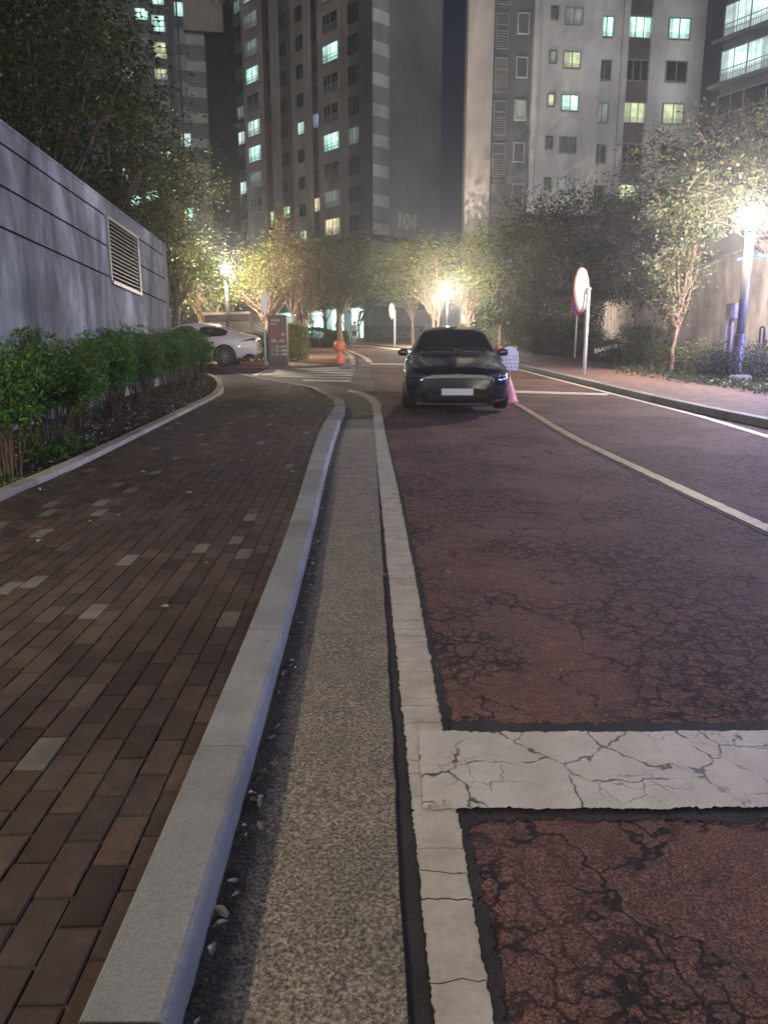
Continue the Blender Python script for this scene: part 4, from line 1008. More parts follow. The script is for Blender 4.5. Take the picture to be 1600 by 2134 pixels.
def wheel(root, x, y, R_=.345, W_=.225, steer=0, rimm='rim'):
    sx = 1 if x > 0 else -1
    t = MB(); t.lathe([(R_*.66, -W_/2), (R_*.9, -W_/2-.004), (R_*.98, -W_/2+.02), (R_, -W_/2+.05), (R_, W_/2-.05), (R_*.98, W_/2-.02), (R_*.9, W_/2+.004), (R_*.66, W_/2)], (0, 0, 0), 36, Matrix.Rotation(math.pi/2, 3, 'Y'), cap=False)
    w_ = empty("wheel", (x, y, R_)); w_.parent = root; w_.rotation_euler = (0, 0, steer)
    t.build("tyre", M['rubber'], w_, smooth=True)
    r = MB(); RM = Matrix.Rotation(math.pi/2, 3, 'Y')
    r.lathe([(R_*.68, -W_/2+.01), (R_*.64, -W_/2+.03), (R_*.62, 0), (R_*.64, W_/2-.03), (R_*.68, W_/2-.01)], (0, 0, 0), 36, RM, cap=False)
    for k in range(10):
        th = 2*math.pi*k/10; c = Vector((sx*(W_/2-.03), math.cos(th)*R_*.37, math.sin(th)*R_*.37))
        r.box(c, (.03, R_*.56, .028 if k % 2 else .04), M=Matrix.Rotation(th, 3, 'X'))
    r.lathe([(.05, -.02), (.06, .0), (.05, .02)], (sx*(W_/2-.03), 0, 0), 16, RM)
    r.build("rim", M[rimm], w_, smooth=False)
    d = MB(); d.lathe([(R_*.6, -.01), (R_*.6, .01)], (sx*.01, 0, 0), 24, RM); d.build("brake_disc", M['blackpl'], w_)
# ---- black saloon, nose to the camera
cpos = G(942, 857); YAW = math.radians(-3.0)
car = empty("parked_car", (cpos.x, cpos.y-.85, gz(cpos.y)), YAW, "glossy black saloon car facing the camera in the middle of the red road", "car")
car.rotation_euler = (math.atan(.048), 0, YAW); car.scale = (1.045, 1.03, 1.02)
bv = split_car(car_body(M['blackpaint']), car)
for sx in (-1, 1):
    for y in (.93, 3.83): wheel(car, sx*.80, y)
# grille: chrome rim, dark mesh and vertical bars
gf = lambda u, v: ((u-.5)*2*(.57-.10*(1-v)**1.5), .44+.165*v-.02*(abs(u-.5)*2)**3)
g = patch(bv, gf, 30, 6, 'front', .006); gro = thick(g.build("grille", M['blackpl'], car), .01)
bars = MB()
for i in range(1, 28):
    u = i/28; pts = []
    for v in (.04, .5, .96):
        x, z = gf(u, v); h = bv.ray_cast(Vector((x, -2, z)), Vector((0, 1, 0)))
        if h[0]: pts.append(h[0]+Vector((0, -.018, 0)))
    if len(pts) == 3: bars.tube(pts, .006, 5)
bars.build("grille_bars", M['barmetal'], gro)
rimp = MB(); pts = []
for k in range(41):
    t = k/40
    u, v = (t*4, 0) if t < .25 else ((1, (t-.25)*4) if t < .5 else ((1-(t-.5)*4, 1) if t < .75 else (0, 1-(t-.75)*4)))
    x, z = gf(u, v); h = bv.ray_cast(Vector((x, -2, z)), Vector((0, 1, 0)))
    if h[0]: pts.append(h[0]+Vector((0, -.016, 0)))
rimp.tube(pts, .008, 6); rimp.build("grille_trim", M['chrome'], gro)
for s in (-1, 1):
    hf = lambda u, v, s=s: (s*(.50+.36*u), .60+.045*u+(.07-.02*u)*v*(1 if u > .02 else .6))
    o = thick(patch(bv, hf, 12, 4, 'front', .008).build("headlight", M['lens'], car, smooth=True), .012)
    d = MB(); pts = []
    for i in range(9):
        x, z = hf(i/8, .12); h = bv.ray_cast(Vector((x, -2, z)), Vector((0, 1, 0)))
        if h[0]: pts.append(h[0]+Vector((0, -.02, 0)))
    if len(pts) > 3: d.tube(pts, .007, 5); d.build("light_strip", M['chrome'], o)
    d = MB()
    for i in range(3):
        x, z = hf(.3+i*.22, .5); h = bv.ray_cast(Vector((x, -2, z)), Vector((0, 1, 0)))
        if h[0]: d.lathe([(.001, -.02), (.02, -.015), (.026, 0)], h[0]+Vector((0, -.012, 0)), 12, Matrix.Rotation(math.pi/2, 3, 'X'))
    d.build("projector", M['chrome'], o, smooth=True)
    # outer air intake with a chrome lip
    af = lambda u, v, s=s: (s*(.60+.24*u), .24+.10*v*(1-.3*u))
    o = thick(patch(bv, af, 8, 4, 'front', .006).build("side_intake", M['blackpl'], car), .012)
    d = MB(); pts = []
    for i in range(9):
        x, z = af(i/8, .0); h = bv.ray_cast(Vector((x, -2, z)), Vector((0, 1, 0)))
        if h[0]: pts.append(h[0]+Vector((0, -.016, 0)))
    if len(pts) > 3: d.tube(pts, .008, 5); d.build("chrome_lip", M['chrome'], o)
lf = lambda u, v: ((u-.5)*.98, .225+.10*v)
thick(patch(bv, lf, 20, 4, 'front', .006).build("lower_intake", M['blackpl'], car), .012)
d = MB(); d.box((0, -.035, .385), (.52, .012, .11)); d.build("licence_plate", M['plate'], car)
h = bv.ray_cast(Vector((0, -2, .655)), Vector((0, 1, 0)))
if h[0]:
    d = MB(); d.lathe([(.03, 0), (.034, .005), (.03, .008)], h[0]+Vector((0, -.004, .01)), 20, Matrix.Rotation(math.radians(70), 3, 'X'), sy=.55); d.build("bonnet_badge", M['barmetal'], car)
for s in (-1, 1):
    m = MB(); m.lathe([(.001, -.10), (.04, -.095), (.062, -.06), (.068, 0), (.062, .05), (.04, .085), (.001, .09)], (s*.945, 1.98, .965), 14, Matrix.Rotation(math.pi/2, 3, 'Y'), sy=.75)
    m.tube([(s*.86, 1.95, .95), (s*.94, 1.98, .97)], .03, 8); mo = m.build("door_mirror", M['blackpaint'], car, smooth=True)
    # wiper
wm = MB()
for x0, x1 in ((-.55, .02), (.05, .6)):
    pts = []
    for i in range(6):
        x = x0+(x1-x0)*i/5; h = bv.ray_cast(Vector((x, 1.66+.05*math.sin(i/5*3), 4)), Vector((0, 0, -1)))
        if h[0]: pts.append(h[0]+Vector((0, 0, .018)))
    wm.tube(pts, .008, 5)
    wm.build("wiper", M['blackpl'], car); wm = MB()
# bonnet creases and shut lines
for s in (-1, 1):
    d = MB(); pts = []
    for i in range(14):
        y = .22+1.32*i/13; x = s*(.50+.16*i/13); h = bv.ray_cast(Vector((x, y, 4)), Vector((0, 0, -1)))
        if h[0]: pts.append(h[0]+Vector((0, 0, -.001)))
    d.tube(pts, .0055, 5); d.build("bonnet_crease", M['blackpaint'], car, smooth=True)
an = MB(); an.tube([(0, 3.55, 1.44), (0, 3.66, 1.475)], [.03, .008], 8); an.build("roof_antenna", M['blackpaint'], car)
# ---- white fastback on the side street, tail towards the right
wp_ = atY(547, 757, 26.3); Sx = 1.07
c2 = empty("parked_car", (wp_.x-.15, 26.3, gz(26.5)-.02), math.radians(-86), "white fastback car on the side street, its front hidden by the shrubs", "car")
# local +y (tail) must point to world +x
c2.scale = (Sx, Sx, Sx*1.02); c2.location = (wp_.x-5.5, 26.9, gz(26.6)+.06)
bw = split_car(car_body(M['whitepaint'], True), c2)
for sx in (-1, 1):
    for y in (.93, 3.83): wheel(c2, sx*.80, y)
for s, ax in ((1, 'right'), (-1, 'left')):
    tf_ = lambda u, v: (4.30+.56*u, .80+.07*u+(.004+.075*u)*v)
    thick(patch(bw, tf_, 12, 3, ax, .006).build("tail_light", M['tail'], c2, smooth=True), .008)
    df = lambda u, v: (4.42+.42*u, .30+.14*v*math.sin(math.pi*min(1, u*.9)))
    thick(patch(bw, df, 8, 3, ax, .006).build("bumper_insert", M['blackpl'], c2), .008)
rf = lambda u, v: ((u-.5)*1.3, .82+.05*v)
thick(patch(bw, rf, 16, 2, 'rear', .006).build("rear_light_bar", M['tail'], c2), .008)
rf = lambda u, v: ((u-.5)*1.2, .30+.16*v)
thick(patch(bw, rf, 16, 2, 'rear', .006).build("rear_diffuser", M['blackpl'], c2), .008)
d = MB(); d.box((0, 4.985, .6), (.5, .012, .11)); d.build("licence_plate", M['plate'], c2)
an = MB(); an.tube([(0, 3.45, 1.40), (0, 3.57, 1.455)], [.03, .008], 8); an.build("roof_antenna", M['whitepaint'], c2)
# ================================================================ signs, mirrors, barriers, people
def pole(mb, h, r=.035, seg=10): mb.tube([(0, 0, -.1), (0, 0, h)], r, seg)
# traffic mirrors
def traffic_mirror(x, y, z0, h, dia, yaw, label, pr=.045):
    t = empty("traffic_mirror", (x, y, z0), 0, label, "traffic mirror", "convex traffic mirrors on poles")
    p = MB(); pole(p, h, pr); p.lathe([(pr*1.3, h-.02), (pr*1.3, h+.02), (.01, h+.05)], seg=10); p.build("pole", M['polew'], t, smooth=True)
    R_ = Matrix.Rotation(yaw, 3, 'Z')@Matrix.Rotation(math.pi/2, 3, 'X'); c = R_@Vector((0, 0, .22))+Vector((0, 0, h-.02))   # disc axis
    ax = R_@Vector((0, 0, 1)); r = dia/2
    b = MB(); b.lathe([(r*.99, -.01), (r*.97, -.05), (r*.7, -.09), (.01, -.11)], c, 36, R_, cap=False); b.build("back_shell", M['backpl'], t, smooth=True)
    b = MB(); b.lathe([(r*1.0, -.012), (r*1.02, -.008), (r*1.02, .012), (r*1.0, .03), (r*.96, .045)], c, 36, R_, cap=False); b.build("rim", M['orangerim'], t, smooth=True)
    b = MB(); b.lathe([(r*.97, .03), (r*.6, .07), (.005, .085)], c, 36, R_, cap=False); b.build("mirror_face", M['mirror'], t, smooth=True)
    b = MB(); b.tube([Vector((0, 0, h-.04)), c-ax*.10], .03, 8); b.tube([Vector((0, 0, h-.14)), c-ax*.10+Vector((0, 0, -.1))], .02, 8); b.box(c-ax*.11, (.12, .12, .16)); b.build("bracket", M['pole'], t)
    b = MB(); v = c-ax*.105; b.tube([v+Vector((0, 0, -.08)), v+Vector((0, 0, -r*.93))+ax*.05], .016, 6); b.build("back_rib", M['blackpl'], t)
    return t
a = P2(1216, 780, .12); h = plane_hit(1229, 602, (a.x, a.y), (1, 0))[1]-gz(a.y)-.12
traffic_mirror(a.x, a.y, gz(a.y)+.12, h, 1.25, math.radians(237), "large round traffic mirror seen from behind on the right pavement, cream back and orange rim", .055)
a = P2(822, 722, .12); h = plane_hit(820, 648, (a.x, a.y), (1, 0))[1]-gz(a.y)-.12
traffic_mirror(a.x, a.y, gz(a.y)+.12, h, 1.05, math.radians(252), "smaller far traffic mirror on the kerb left of the black car", .05)
# round no-parking sign behind the right mirror
a = P2(1197, 746, .12); z0 = gz(a.y)+.12; t = empty("road_sign", (a.x, a.y, z0), 0, "round red and blue road sign on a thin pole just behind the large mirror", "road sign")
h = plane_hit(1200, 640, (a.x, a.y), (1, 0))[1]-z0
p = MB(); pole(p, h, .035); p.build("pole", M['polew'], t)
RX = Matrix.Rotation(math.radians(15), 3, 'Z')@Matrix.Rotation(math.pi/2, 3, 'X')
p = MB(); p.lathe([(.36, -.01), (.36, .01)], (0, -.05, h), 28, RX); p.build("disc", M['red'], t)
p = MB(); p.lathe([(.27, .012), (.27, .02)], (0, -.05, h), 28, RX); p.box((0, -.065, h), (.07, .012, .6), M=Matrix.Rotation(math.radians(45), 3, 'Y')); p.build("disc_field", M['blue'], t)
# thin pole with an edge-on plate beside the car park directory
a = P2(554, 767, 0); z0 = gz(a.y); t = empty("road_sign", (a.x, a.y, z0), 0, "pale rectangular road sign turned nearly edge-on atop a thin pole by the brown directory board", "road sign")
zt = plane_hit(547, 612, (a.x, a.y), (1, 0))[1]-z0
p = MB(); pole(p, zt, .03); p.build("pole", M['pole'], t)
p = MB(); p.box((.03, -.05, zt-.32), (.5, .015, .62), math.radians(72)); p.build("plate", M['white'], t)
# brown directory board
a = G(566, 766.5, .0); b = G(600, 767.5, .0); z0 = min(a.z, b.z); wd = (b-a).length
t = empty("directory_board", ((a.x+b.x)/2, (a.y+b.y)/2, z0), math.atan2(b.y-a.y, b.x-a.x)*.3, "tall brown directory board listing building numbers 101 to 108 with arrows beside the crosswalk", "directory board")
H_ = 1.86; Wd = .66
p = MB(); p.box((0, 0, H_/2), (Wd, .16, H_)); p.build("panel", M['signbrown'], t)
p = MB(); p.box((-Wd/2-.02, 0, H_/2+.01), (.04, .2, H_+.02)); p.box((0, 0, H_+.015), (Wd+.08, .2, .03)); p.build("frame", M['frame_d'], t)
RT_ = (math.pi/2, 0, 0); fy = -.085
def tx(s, size, x, z, al='LEFT', m='signwhite', sx=1.0): return text_mesh("lettering", s, size, (x, fy, z), RT_, M[m], t, .003, al, sx)
tx("주차장", .125, -.27, 1.70); tx("Parking", .075, -.27, 1.585)
p = MB(); p.box((-.17, fy, 1.20), (.22, .008, .22)); p.build("red_icon", M['signred'], t)
tx("A", .16, -.17, 1.20, 'CENTER', 'signwhite')
tx("101, 102", .155, -.27, .985, sx=.95)
def arrow(x, z, rot, s=.1, name="arrow"):
    m = MB(); R_ = Matrix.Rotation(rot, 3, 'Y')
    for c, d, r in (((0, 0, -.1*s), (.16*s, .01, 1.5*s), 0), ((-.32*s, 0, .42*s), (.16*s, .01, .95*s), math.radians(45)), ((.32*s, 0, .42*s), (.16*s, .01, .95*s), math.radians(-45))):
        v = R_@Vector(c); m.box((x+v.x, fy-.004*(1 if r else 2), z+v.z), d, M=R_@Matrix.Rotation(r, 3, 'Y'))
    m.build(name, M['signwhite'], t)
arrow(.21, 1.22, -math.pi/2, .1)
for i, (s, ic, ar) in enumerate((("103, 104", 'signred', 0), ("105, 106", 'signblue', 1), ("107, 108", 'signblue', 1))):
    z = .775-i*.135; p = MB(); p.box((-.25, fy, z), (.12, .008, .12)); p.build("row_icon", M[ic], t)
    tx(s, .105, -.14, z, sx=.95)
    if not ar: arrow(.25, z, 0, .062)
    else:
        m = MB(); pts = [(.25+.045*math.cos(th), fy, z+.045*math.sin(th)) for th in [math.radians(-120+30*k) for k in range(11)]]; m.tube(pts, .011, 5); m.lathe([(.028, -.02), (.001, .03)], pts[-1], 6); m.build("turn_arrow", M['signwhite'], t)
# plastic barrier posts with an eared animal-like head
def barrier(x, y, z0, h, mat, label, yaw=0, panel=False):
    t = empty("barrier_post", (x, y, z0), yaw, label, "barrier post", "plastic barrier posts with eared heads"); s = h/.98
    b = MB(); b.lathe([(.0, 0), (.235*s, 0), (.24*s, .05*s), (.215*s, .09*s), (.19*s, .19*s), (.135*s, .34*s), (.085*s, .47*s), (.075*s, .54*s), (.11*s, .58*s)], seg=24, cap=False); b.build("base", mat, t, smooth=True)
    hd = MB(); hd.lathe([(.01, .56*s), (.14*s, .58*s), (.20*s, .63*s), (.225*s, .72*s), (.215*s, .83*s), (.18*s, .91*s), (.10*s, .955*s), (.01, .965*s)], seg=24, cap=False, sy=.8)
    hd.build("head", mat, t, smooth=True)
    for sx in (-1, 1):
        e = MB(); e.lathe([(.005, -.05*s), (.045*s, -.035*s), (.058*s, 0), (.045*s, .04*s), (.005, .055*s)], (sx*.145*s, 0, .935*s), 14, cap=False, sy=.7); e.build("ear", mat, t, smooth=True)
    if panel:
        p = MB(); pts = [(.155*s*math.cos(a_), .165*s*math.sin(a_)+.80*s) for a_ in [math.pi*k/14 for k in range(15)]]+[(-.165*s, .68*s), (.165*s, .68*s)]
        n = len(pts); p.add([(x_, -.225*s, z_) for x_, z_ in pts]+[(x_, -.20*s, z_) for x_, z_ in pts], [list(range(n)), list(range(n, 2*n))[::-1]]+[[i, (i+1) % n, n+(i+1) % n, n+i] for i in range(n)])
        po = p.build("face_panel", M['white'], t)
        p = MB(); p.box((0, -.215*s, .625*s), (.30*s, .03, .105*s)); p.build("lower_panel", M['white'], t)
        p = MB(); p.box((0, -.228*s, .683*s), (.33*s, .01, .008)); 
        rr = random.Random(4)
        for rz, n_ in ((.80, 5), (.74, 6)):
            for i in range(n_):
                cx = (-.115+.23*i/(n_-1))*s; cz = rz*s
                p.box((cx, -.228*s, cz), (.006, .006, .045*s)); p.box((cx-.012, -.228*s, cz+.012*s), (.022, .006, .006))
        p.build("panel_print", M['signred'], po)
        g = MB()
        for i in range(4): g.box(((-.1+.066*i)*s, -.233*s, .625*s), (.02, .004, .03))
        g.build("panel_marks", M['blue'], po)
    return t
a = G(708, 763, .0); barrier(a.x, a.y+.1, a.z, .97, M['orange'], "orange plastic barrier post with two small ears at the far end of the crosswalk")
a = G(1051, 843, .0); barrier(a.x+.03, a.y+.25, a.z, 1.16, M['pink'], "faded red barrier post with a white face panel right behind the black car", math.radians(8), True)
# utility box on a post by the right wall
a = P2(1512, 788, .13); z0 = gz(a.y)+.13; t = empty("utility_box", (a.x, a.y, z0), 0, "small grey utility box mounted on twin pipes left of the right lamp post", "utility box")
zc = plane_hit(1525, 650, (a.x, a.y), (1, 0))[1]-z0
p = MB(); p.tube([(0, 0, 0), (0, 0, zc)], .06, 10); p.tube([(-.12, .02, 0), (-.12, .02, zc)], .025, 8); p.build("pipe", M['box'], t, smooth=True)
p = MB(); p.box((.03, -.02, zc+.02), (.36, .26, .40), math.radians(25)); p.build("box", M['box'], t)
p = MB(); p.box((-.03, -.16, zc+.02), (.24, .02, .30), math.radians(25)); p.build("door", M['box'], t)
# concrete footing block by the lamp
a = P2(1533, 796, .13); p = MB(); p.lathe([(.30, 0), (.29, .16), (.24, .2), (.01, .21)], seg=10, cap=False, sy=.6)
o = p.build("footing_block", M['kerb2'], None, loc=(a.x-.05, a.y-.3, gz(a.y)+.11)); tag(o, "pale stone block at the foot of the right lamp post", "stone block")
# bollard and low railing at the right edge
a = P2(1585, 745, .13); 
bx, by = 12.6, 23.0; z0 = gz(by)+.13; zt = plane_hit(1588, 681, (bx, by), (1, 0))[1]-z0; X = atY(1583, 730, by).x
t = empty("bollard", (X, by, z0), 0, "dark upright bollard in front of the pale ramp wall at the right edge", "bollard")
p = MB(); p.lathe([(.09, 0), (.085, max(.8, zt)-.05), (.06, max(.8, zt)), (.01, max(.8, zt)+.02)], seg=14, cap=False); p.build("post", M['blackpl'], t, smooth=True)
X2 = atY(1592, 730, by).x; t = empty("low_railing", (X2, by, z0), 0, "short dark metal railing beside the bollard at the right edge", "railing")
p = MB()
for i in range(7): p.tube([(i*.16, 0, 0), (i*.16, 0, .95)], .014, 6)
p.build("baluster", M['blackpl'], t) if False else None
for i in range(7): p = MB(); p.tube([(i*.16, 0, 0), (i*.16, 0, .95)], .014, 6); p.build("baluster", M['blackpl'], t)
p = MB(); p.tube([(-.05, 0, .95), (1.1, 0, .95)], .02, 6); p.build("top_rail", M['blackpl'], t)
# white lettering-like plant labels on the verge: a low dark board with raised pale strokes
a = P2(1255, 752, .13); z0 = gz(a.y)+.13; zc = plane_hit(1252, 727, (a.x, a.y), (1, 0))[1]-z0
t = empty("bed_sign", (a.x, a.y, z0), 0, "low dark sign with a slanting row of pale worn letters on the right verge", "sign")
sc = a.y/1480
p = MB(); RB = Matrix.Rotation(math.radians(-12), 3, 'Y'); p.box((.15, .03, zc-.02), (54*sc, .03, 34*sc), M=RB); p.box((-.3, .05, (zc-.1)/2), (.05, .05, zc)); p.box((.55, .05, (zc-.1)/2), (.05, .05, zc)); p.build("board", M['dark'], t)
rr = random.Random(8)
p = MB()
for i, ch in enumerate("|E/7AD|"[:7]):
    x = (-20+i*6.6)*sc+.1; z = zc+(-4+i*1.5)*sc
    hh = 9*sc
    p.box((x-1.6*sc, 0, z), (1.8*sc, .02, hh), M=Matrix.Rotation(rr.uniform(-.2, .4), 3, 'Y')); p.box((x+.8*sc, 0, z+rr.uniform(-2, 3)*sc), (3.2*sc, .02, 2.2*sc)); p.box((x+1.4*sc, 0, z+rr.uniform(-2, 2)*sc), (1.4*sc, .02, hh*.7))
p.build("upper_letters", M['white'], t)
p = MB()
for i in range(7):
    x = (-10+i*5.4)*sc+.1; z = zc+(-13+i*.8)*sc; p.box((x, 0, z), (1.5*sc, .02, 8*sc)); 
    if i % 2: p.box((x-1.3*sc, 0, z+2*sc), (2*sc, .02, 1.4*sc))
p.build("lower_letters", M['box'], t)
# blue light rope strung from the lamp post along the verge
RB_ = emis("blue_led", (.02, .07, 1), 7); WB = emis("white_led", (.3, .5, 1), 8)
t = empty("light_rope", tuple(atY(1545, 540, 20)), 0, "blue rope of small lights strung from the right lamp post towards the frame edge", "light rope")
pts = [Vector(atY(x, y, 20-(x-1538)*.012)) for x, y in ((1538, 541), (1556, 535), (1580, 533.5), (1604, 534))]
pts += [Vector((11.0, 17.5, 3.9)), Vector((10.6, 13.5, 3.7)), Vector((10.0, 10, 3.5)), Vector((9.6, 6.8, 3.5))]
p = MB(); p.tube([q-t.location for q in pts], .038, 6); p.build("cable", RB_, t)
p = MB(); n = 0
sm = at_frac([q for q in pts], 90)[0]
for i, q in enumerate(sm):
    if i % 2 == 0: n += 1; p.lathe([(.005, -.03), (.03, -.015), (.03, .015), (.005, .03)], q-t.location+Vector((0, -.02, random.uniform(-.03, .03))), 6, cap=False)
o = p.build("led_bulbs", WB, t); o["kind"] = "stuff"
for q in (Vector((11.2, 18.5, 3.8)), Vector((10.4, 12.5, 3.6)), Vector((9.8, 8.4, 3.4))):
    l = bpy.data.lights.new("led_light", 'POINT'); l.energy = 1100; l.color = (.32, .36, 1); l.shadow_soft_size = .5; o = bpy.data.objects.new("led_light", l); COL.objects.link(o); o.location = q
# person standing far down the road
def person(x, y, z0, hgt, yaw):
    t = empty("person", (x, y, z0), yaw, "person in a khaki shirt and dark shorts standing before the bright ground floor", "person")
    s = hgt/1.72
    J = {'p': (0, 0, .95), 'w': (0, .01, 1.12), 'c': (0, 0, 1.30), 'n': (0, .01, 1.47), 'h0': (0, -.01, 1.56), 'h1': (0, -.02, 1.66),
         'sl': (-.17, 0, 1.40), 'el': (-.23, -.02, 1.14), 'hl': (-.19, -.2, 1.02), 'sr': (.17, 0, 1.40), 'er': (.22, .04, 1.13), 'hr': (.2, -.08, .9),
         'ql': (-.1, 0, .9), 'kl': (-.12, -.02, .5), 'al': (-.13, .03, .08), 'tl': (-.15, -.12, .04), 'qr': (.1, 0, .9), 'kr': (.13, -.03, .5), 'ar': (.13, .02, .08), 'tr': (.16, -.13, .04)}
    R_ = {'p': .14, 'w': .13, 'c': .15, 'n': .055, 'h0': .08, 'h1': .09, 'sl': .065, 'el': .045, 'hl': .035, 'sr': .065, 'er': .045, 'hr': .035, 'ql': .09, 'kl': .06, 'al': .04, 'tl': .035, 'qr': .09, 'kr': .06, 'ar': .04, 'tr': .035}
    E_ = ['pw', 'wc', 'cn', 'n-h0', 'h0-h1', 'c-sl', 'sl-el', 'el-hl', 'c-sr', 'sr-er', 'er-hr', 'p-ql', 'ql-kl', 'kl-al', 'al-tl', 'p-qr', 'qr-kr', 'kr-ar', 'ar-tr']
    def skin(name, js, es, mat, grow=0):
        ks = list(js); me = bpy.data.meshes.new(name); me.from_pydata([tuple(c*s for c in J[k]) for k in ks], [(ks.index(a), ks.index(b)) for a, b in es], [])
        o = bpy.data.objects.new(name, me); COL.objects.link(o); o.modifiers.new("sk", 'SKIN')
        for i, k in enumerate(ks): me.skin_vertices[0].data[i].radius = ((R_[k]+grow)*s,)*2
        me.skin_vertices[0].data[0].use_root = True; o.modifiers.new("ss", 'SUBSURF').levels = 2
        dg = bpy.context.evaluated_depsgraph_get(); m2 = bpy.data.meshes.new_from_object(o.evaluated_get(dg)); bpy.data.objects.remove(o); m2.materials.clear()
        m2.name = name; return link_mesh(name, m2, mat, t, smooth=True)
    ed = [tuple(e.split('-')) if '-' in e else (e[0], e[1]) for e in E_]
    skin("body", list(J), ed, M['skin'])
    skin("shirt", ['c', 'p', 'w', 'n', 'sl', 'el', 'sr', 'er'], [('p', 'w'), ('w', 'c'), ('c', 'sl'), ('c', 'sr'), ('sl', 'el'), ('sr', 'er')], M['shirt'], .014) if False else None
    J['n2'] = (0, .01, 1.42); R_['n2'] = .06; J['e2'] = (-.215, -.015, 1.22); R_['e2'] = .055; J['e3'] = (.21, .03, 1.22); R_['e3'] = .055
    skin("shirt", ['c', 'p', 'w', 'n2', 'sl', 'e2', 'sr', 'e3'], [('c', 'w'), ('w', 'p'), ('c', 'n2'), ('c', 'sl'), ('c', 'sr'), ('sl', 'e2'), ('sr', 'e3')], M['shirt'], .018)
    skin("shorts", ['p', 'ql', 'kl', 'qr', 'kr'], [('p', 'ql'), ('ql', 'kl'), ('p', 'qr'), ('qr', 'kr')], M['shorts'], .022)
    hr = MB(); hr.lathe([(.005, .10), (.06, .095), (.095, .05), (.102, 0), (.095, -.05), (.07, -.08)], (0, .012*s, 1.67*s), 16, cap=False); hr.build("hair", M['hair'], t, smooth=True)
a = P2(739, 715, .13); person(a.x, a.y, gz(a.y)+.13, 1.66, math.radians(160))
# ================================================================ plants
def leaf_mesh(name, pts, dirs, size, mat, rng, aspect=.5, droop=.25, jitter=1.0):
    """many four-sided leaves; pts = leaf roots, dirs = rough outward direction of each"""
    n = len(pts); d = dirs+rng.normal(0, .6*jitter, (n, 3)); d[:, 2] -= droop; d /= np.linalg.norm(d, axis=1)[:, None]
    u = rng.normal(0, 1, (n, 3)); u[:, 2] += .8; s = np.cross(d, u); s /= np.linalg.norm(s, axis=1)[:, None]+1e-9
    L_ = (size*rng.uniform(.6, 1.3, n))[:, None]; w_ = L_*aspect*.5; nrm = np.cross(s, d)
    v = np.empty((n, 4, 3)); v[:, 0] = pts; v[:, 1] = pts+d*L_*.5+s*w_+nrm*L_*.06; v[:, 2] = pts+d*L_; v[:, 3] = pts+d*L_*.5-s*w_+nrm*L_*.06
    me = bpy.data.meshes.new(name); me.vertices.add(4*n); me.vertices.foreach_set("co", v.reshape(-1))
    me.loops.add(4*n); me.loops.foreach_set("vertex_index", np.arange(4*n)); me.polygons.add(n); me.polygons.foreach_set("loop_start", np.arange(0, 4*n, 4)); me.polygons.foreach_set("loop_total", np.full(n, 4))
    me.update(); me.materials.append(mat); return me
def clustered(rng, blobs, per, spread):
    """leaf points gathered in sprays inside ellipsoids; returns points, directions, spray centres"""
    P, D, Cn = [], [], []
    for (cx, cy, cz, rx, ry, rz, k) in blobs:
        u = rng.normal(0, 1, (k, 3)); u /= np.linalg.norm(u, axis=1)[:, None]; r = rng.uniform(.15, 1, k)**.5
        c = u*r[:, None]*np.array([rx, ry, rz])+np.array([cx, cy, cz]); Cn.append(c)
        for q, o in zip(c, u):
            m = int(per*rng.uniform(.5, 1.4)); fl = rng.normal(0, 1, (m, 3))*spread*np.array([1.25, 1.25, .5]); ax = o+np.array([0, 0, .1]); ax = ax/np.linalg.norm(ax)
            t = rng.uniform(-1, 1, m)[:, None]; P.append(q+fl*.6+ax*t*spread*1.3); D.append(fl/spread*.6+ax*.8)
    return np.concatenate(P), np.concatenate(D), np.concatenate(Cn)
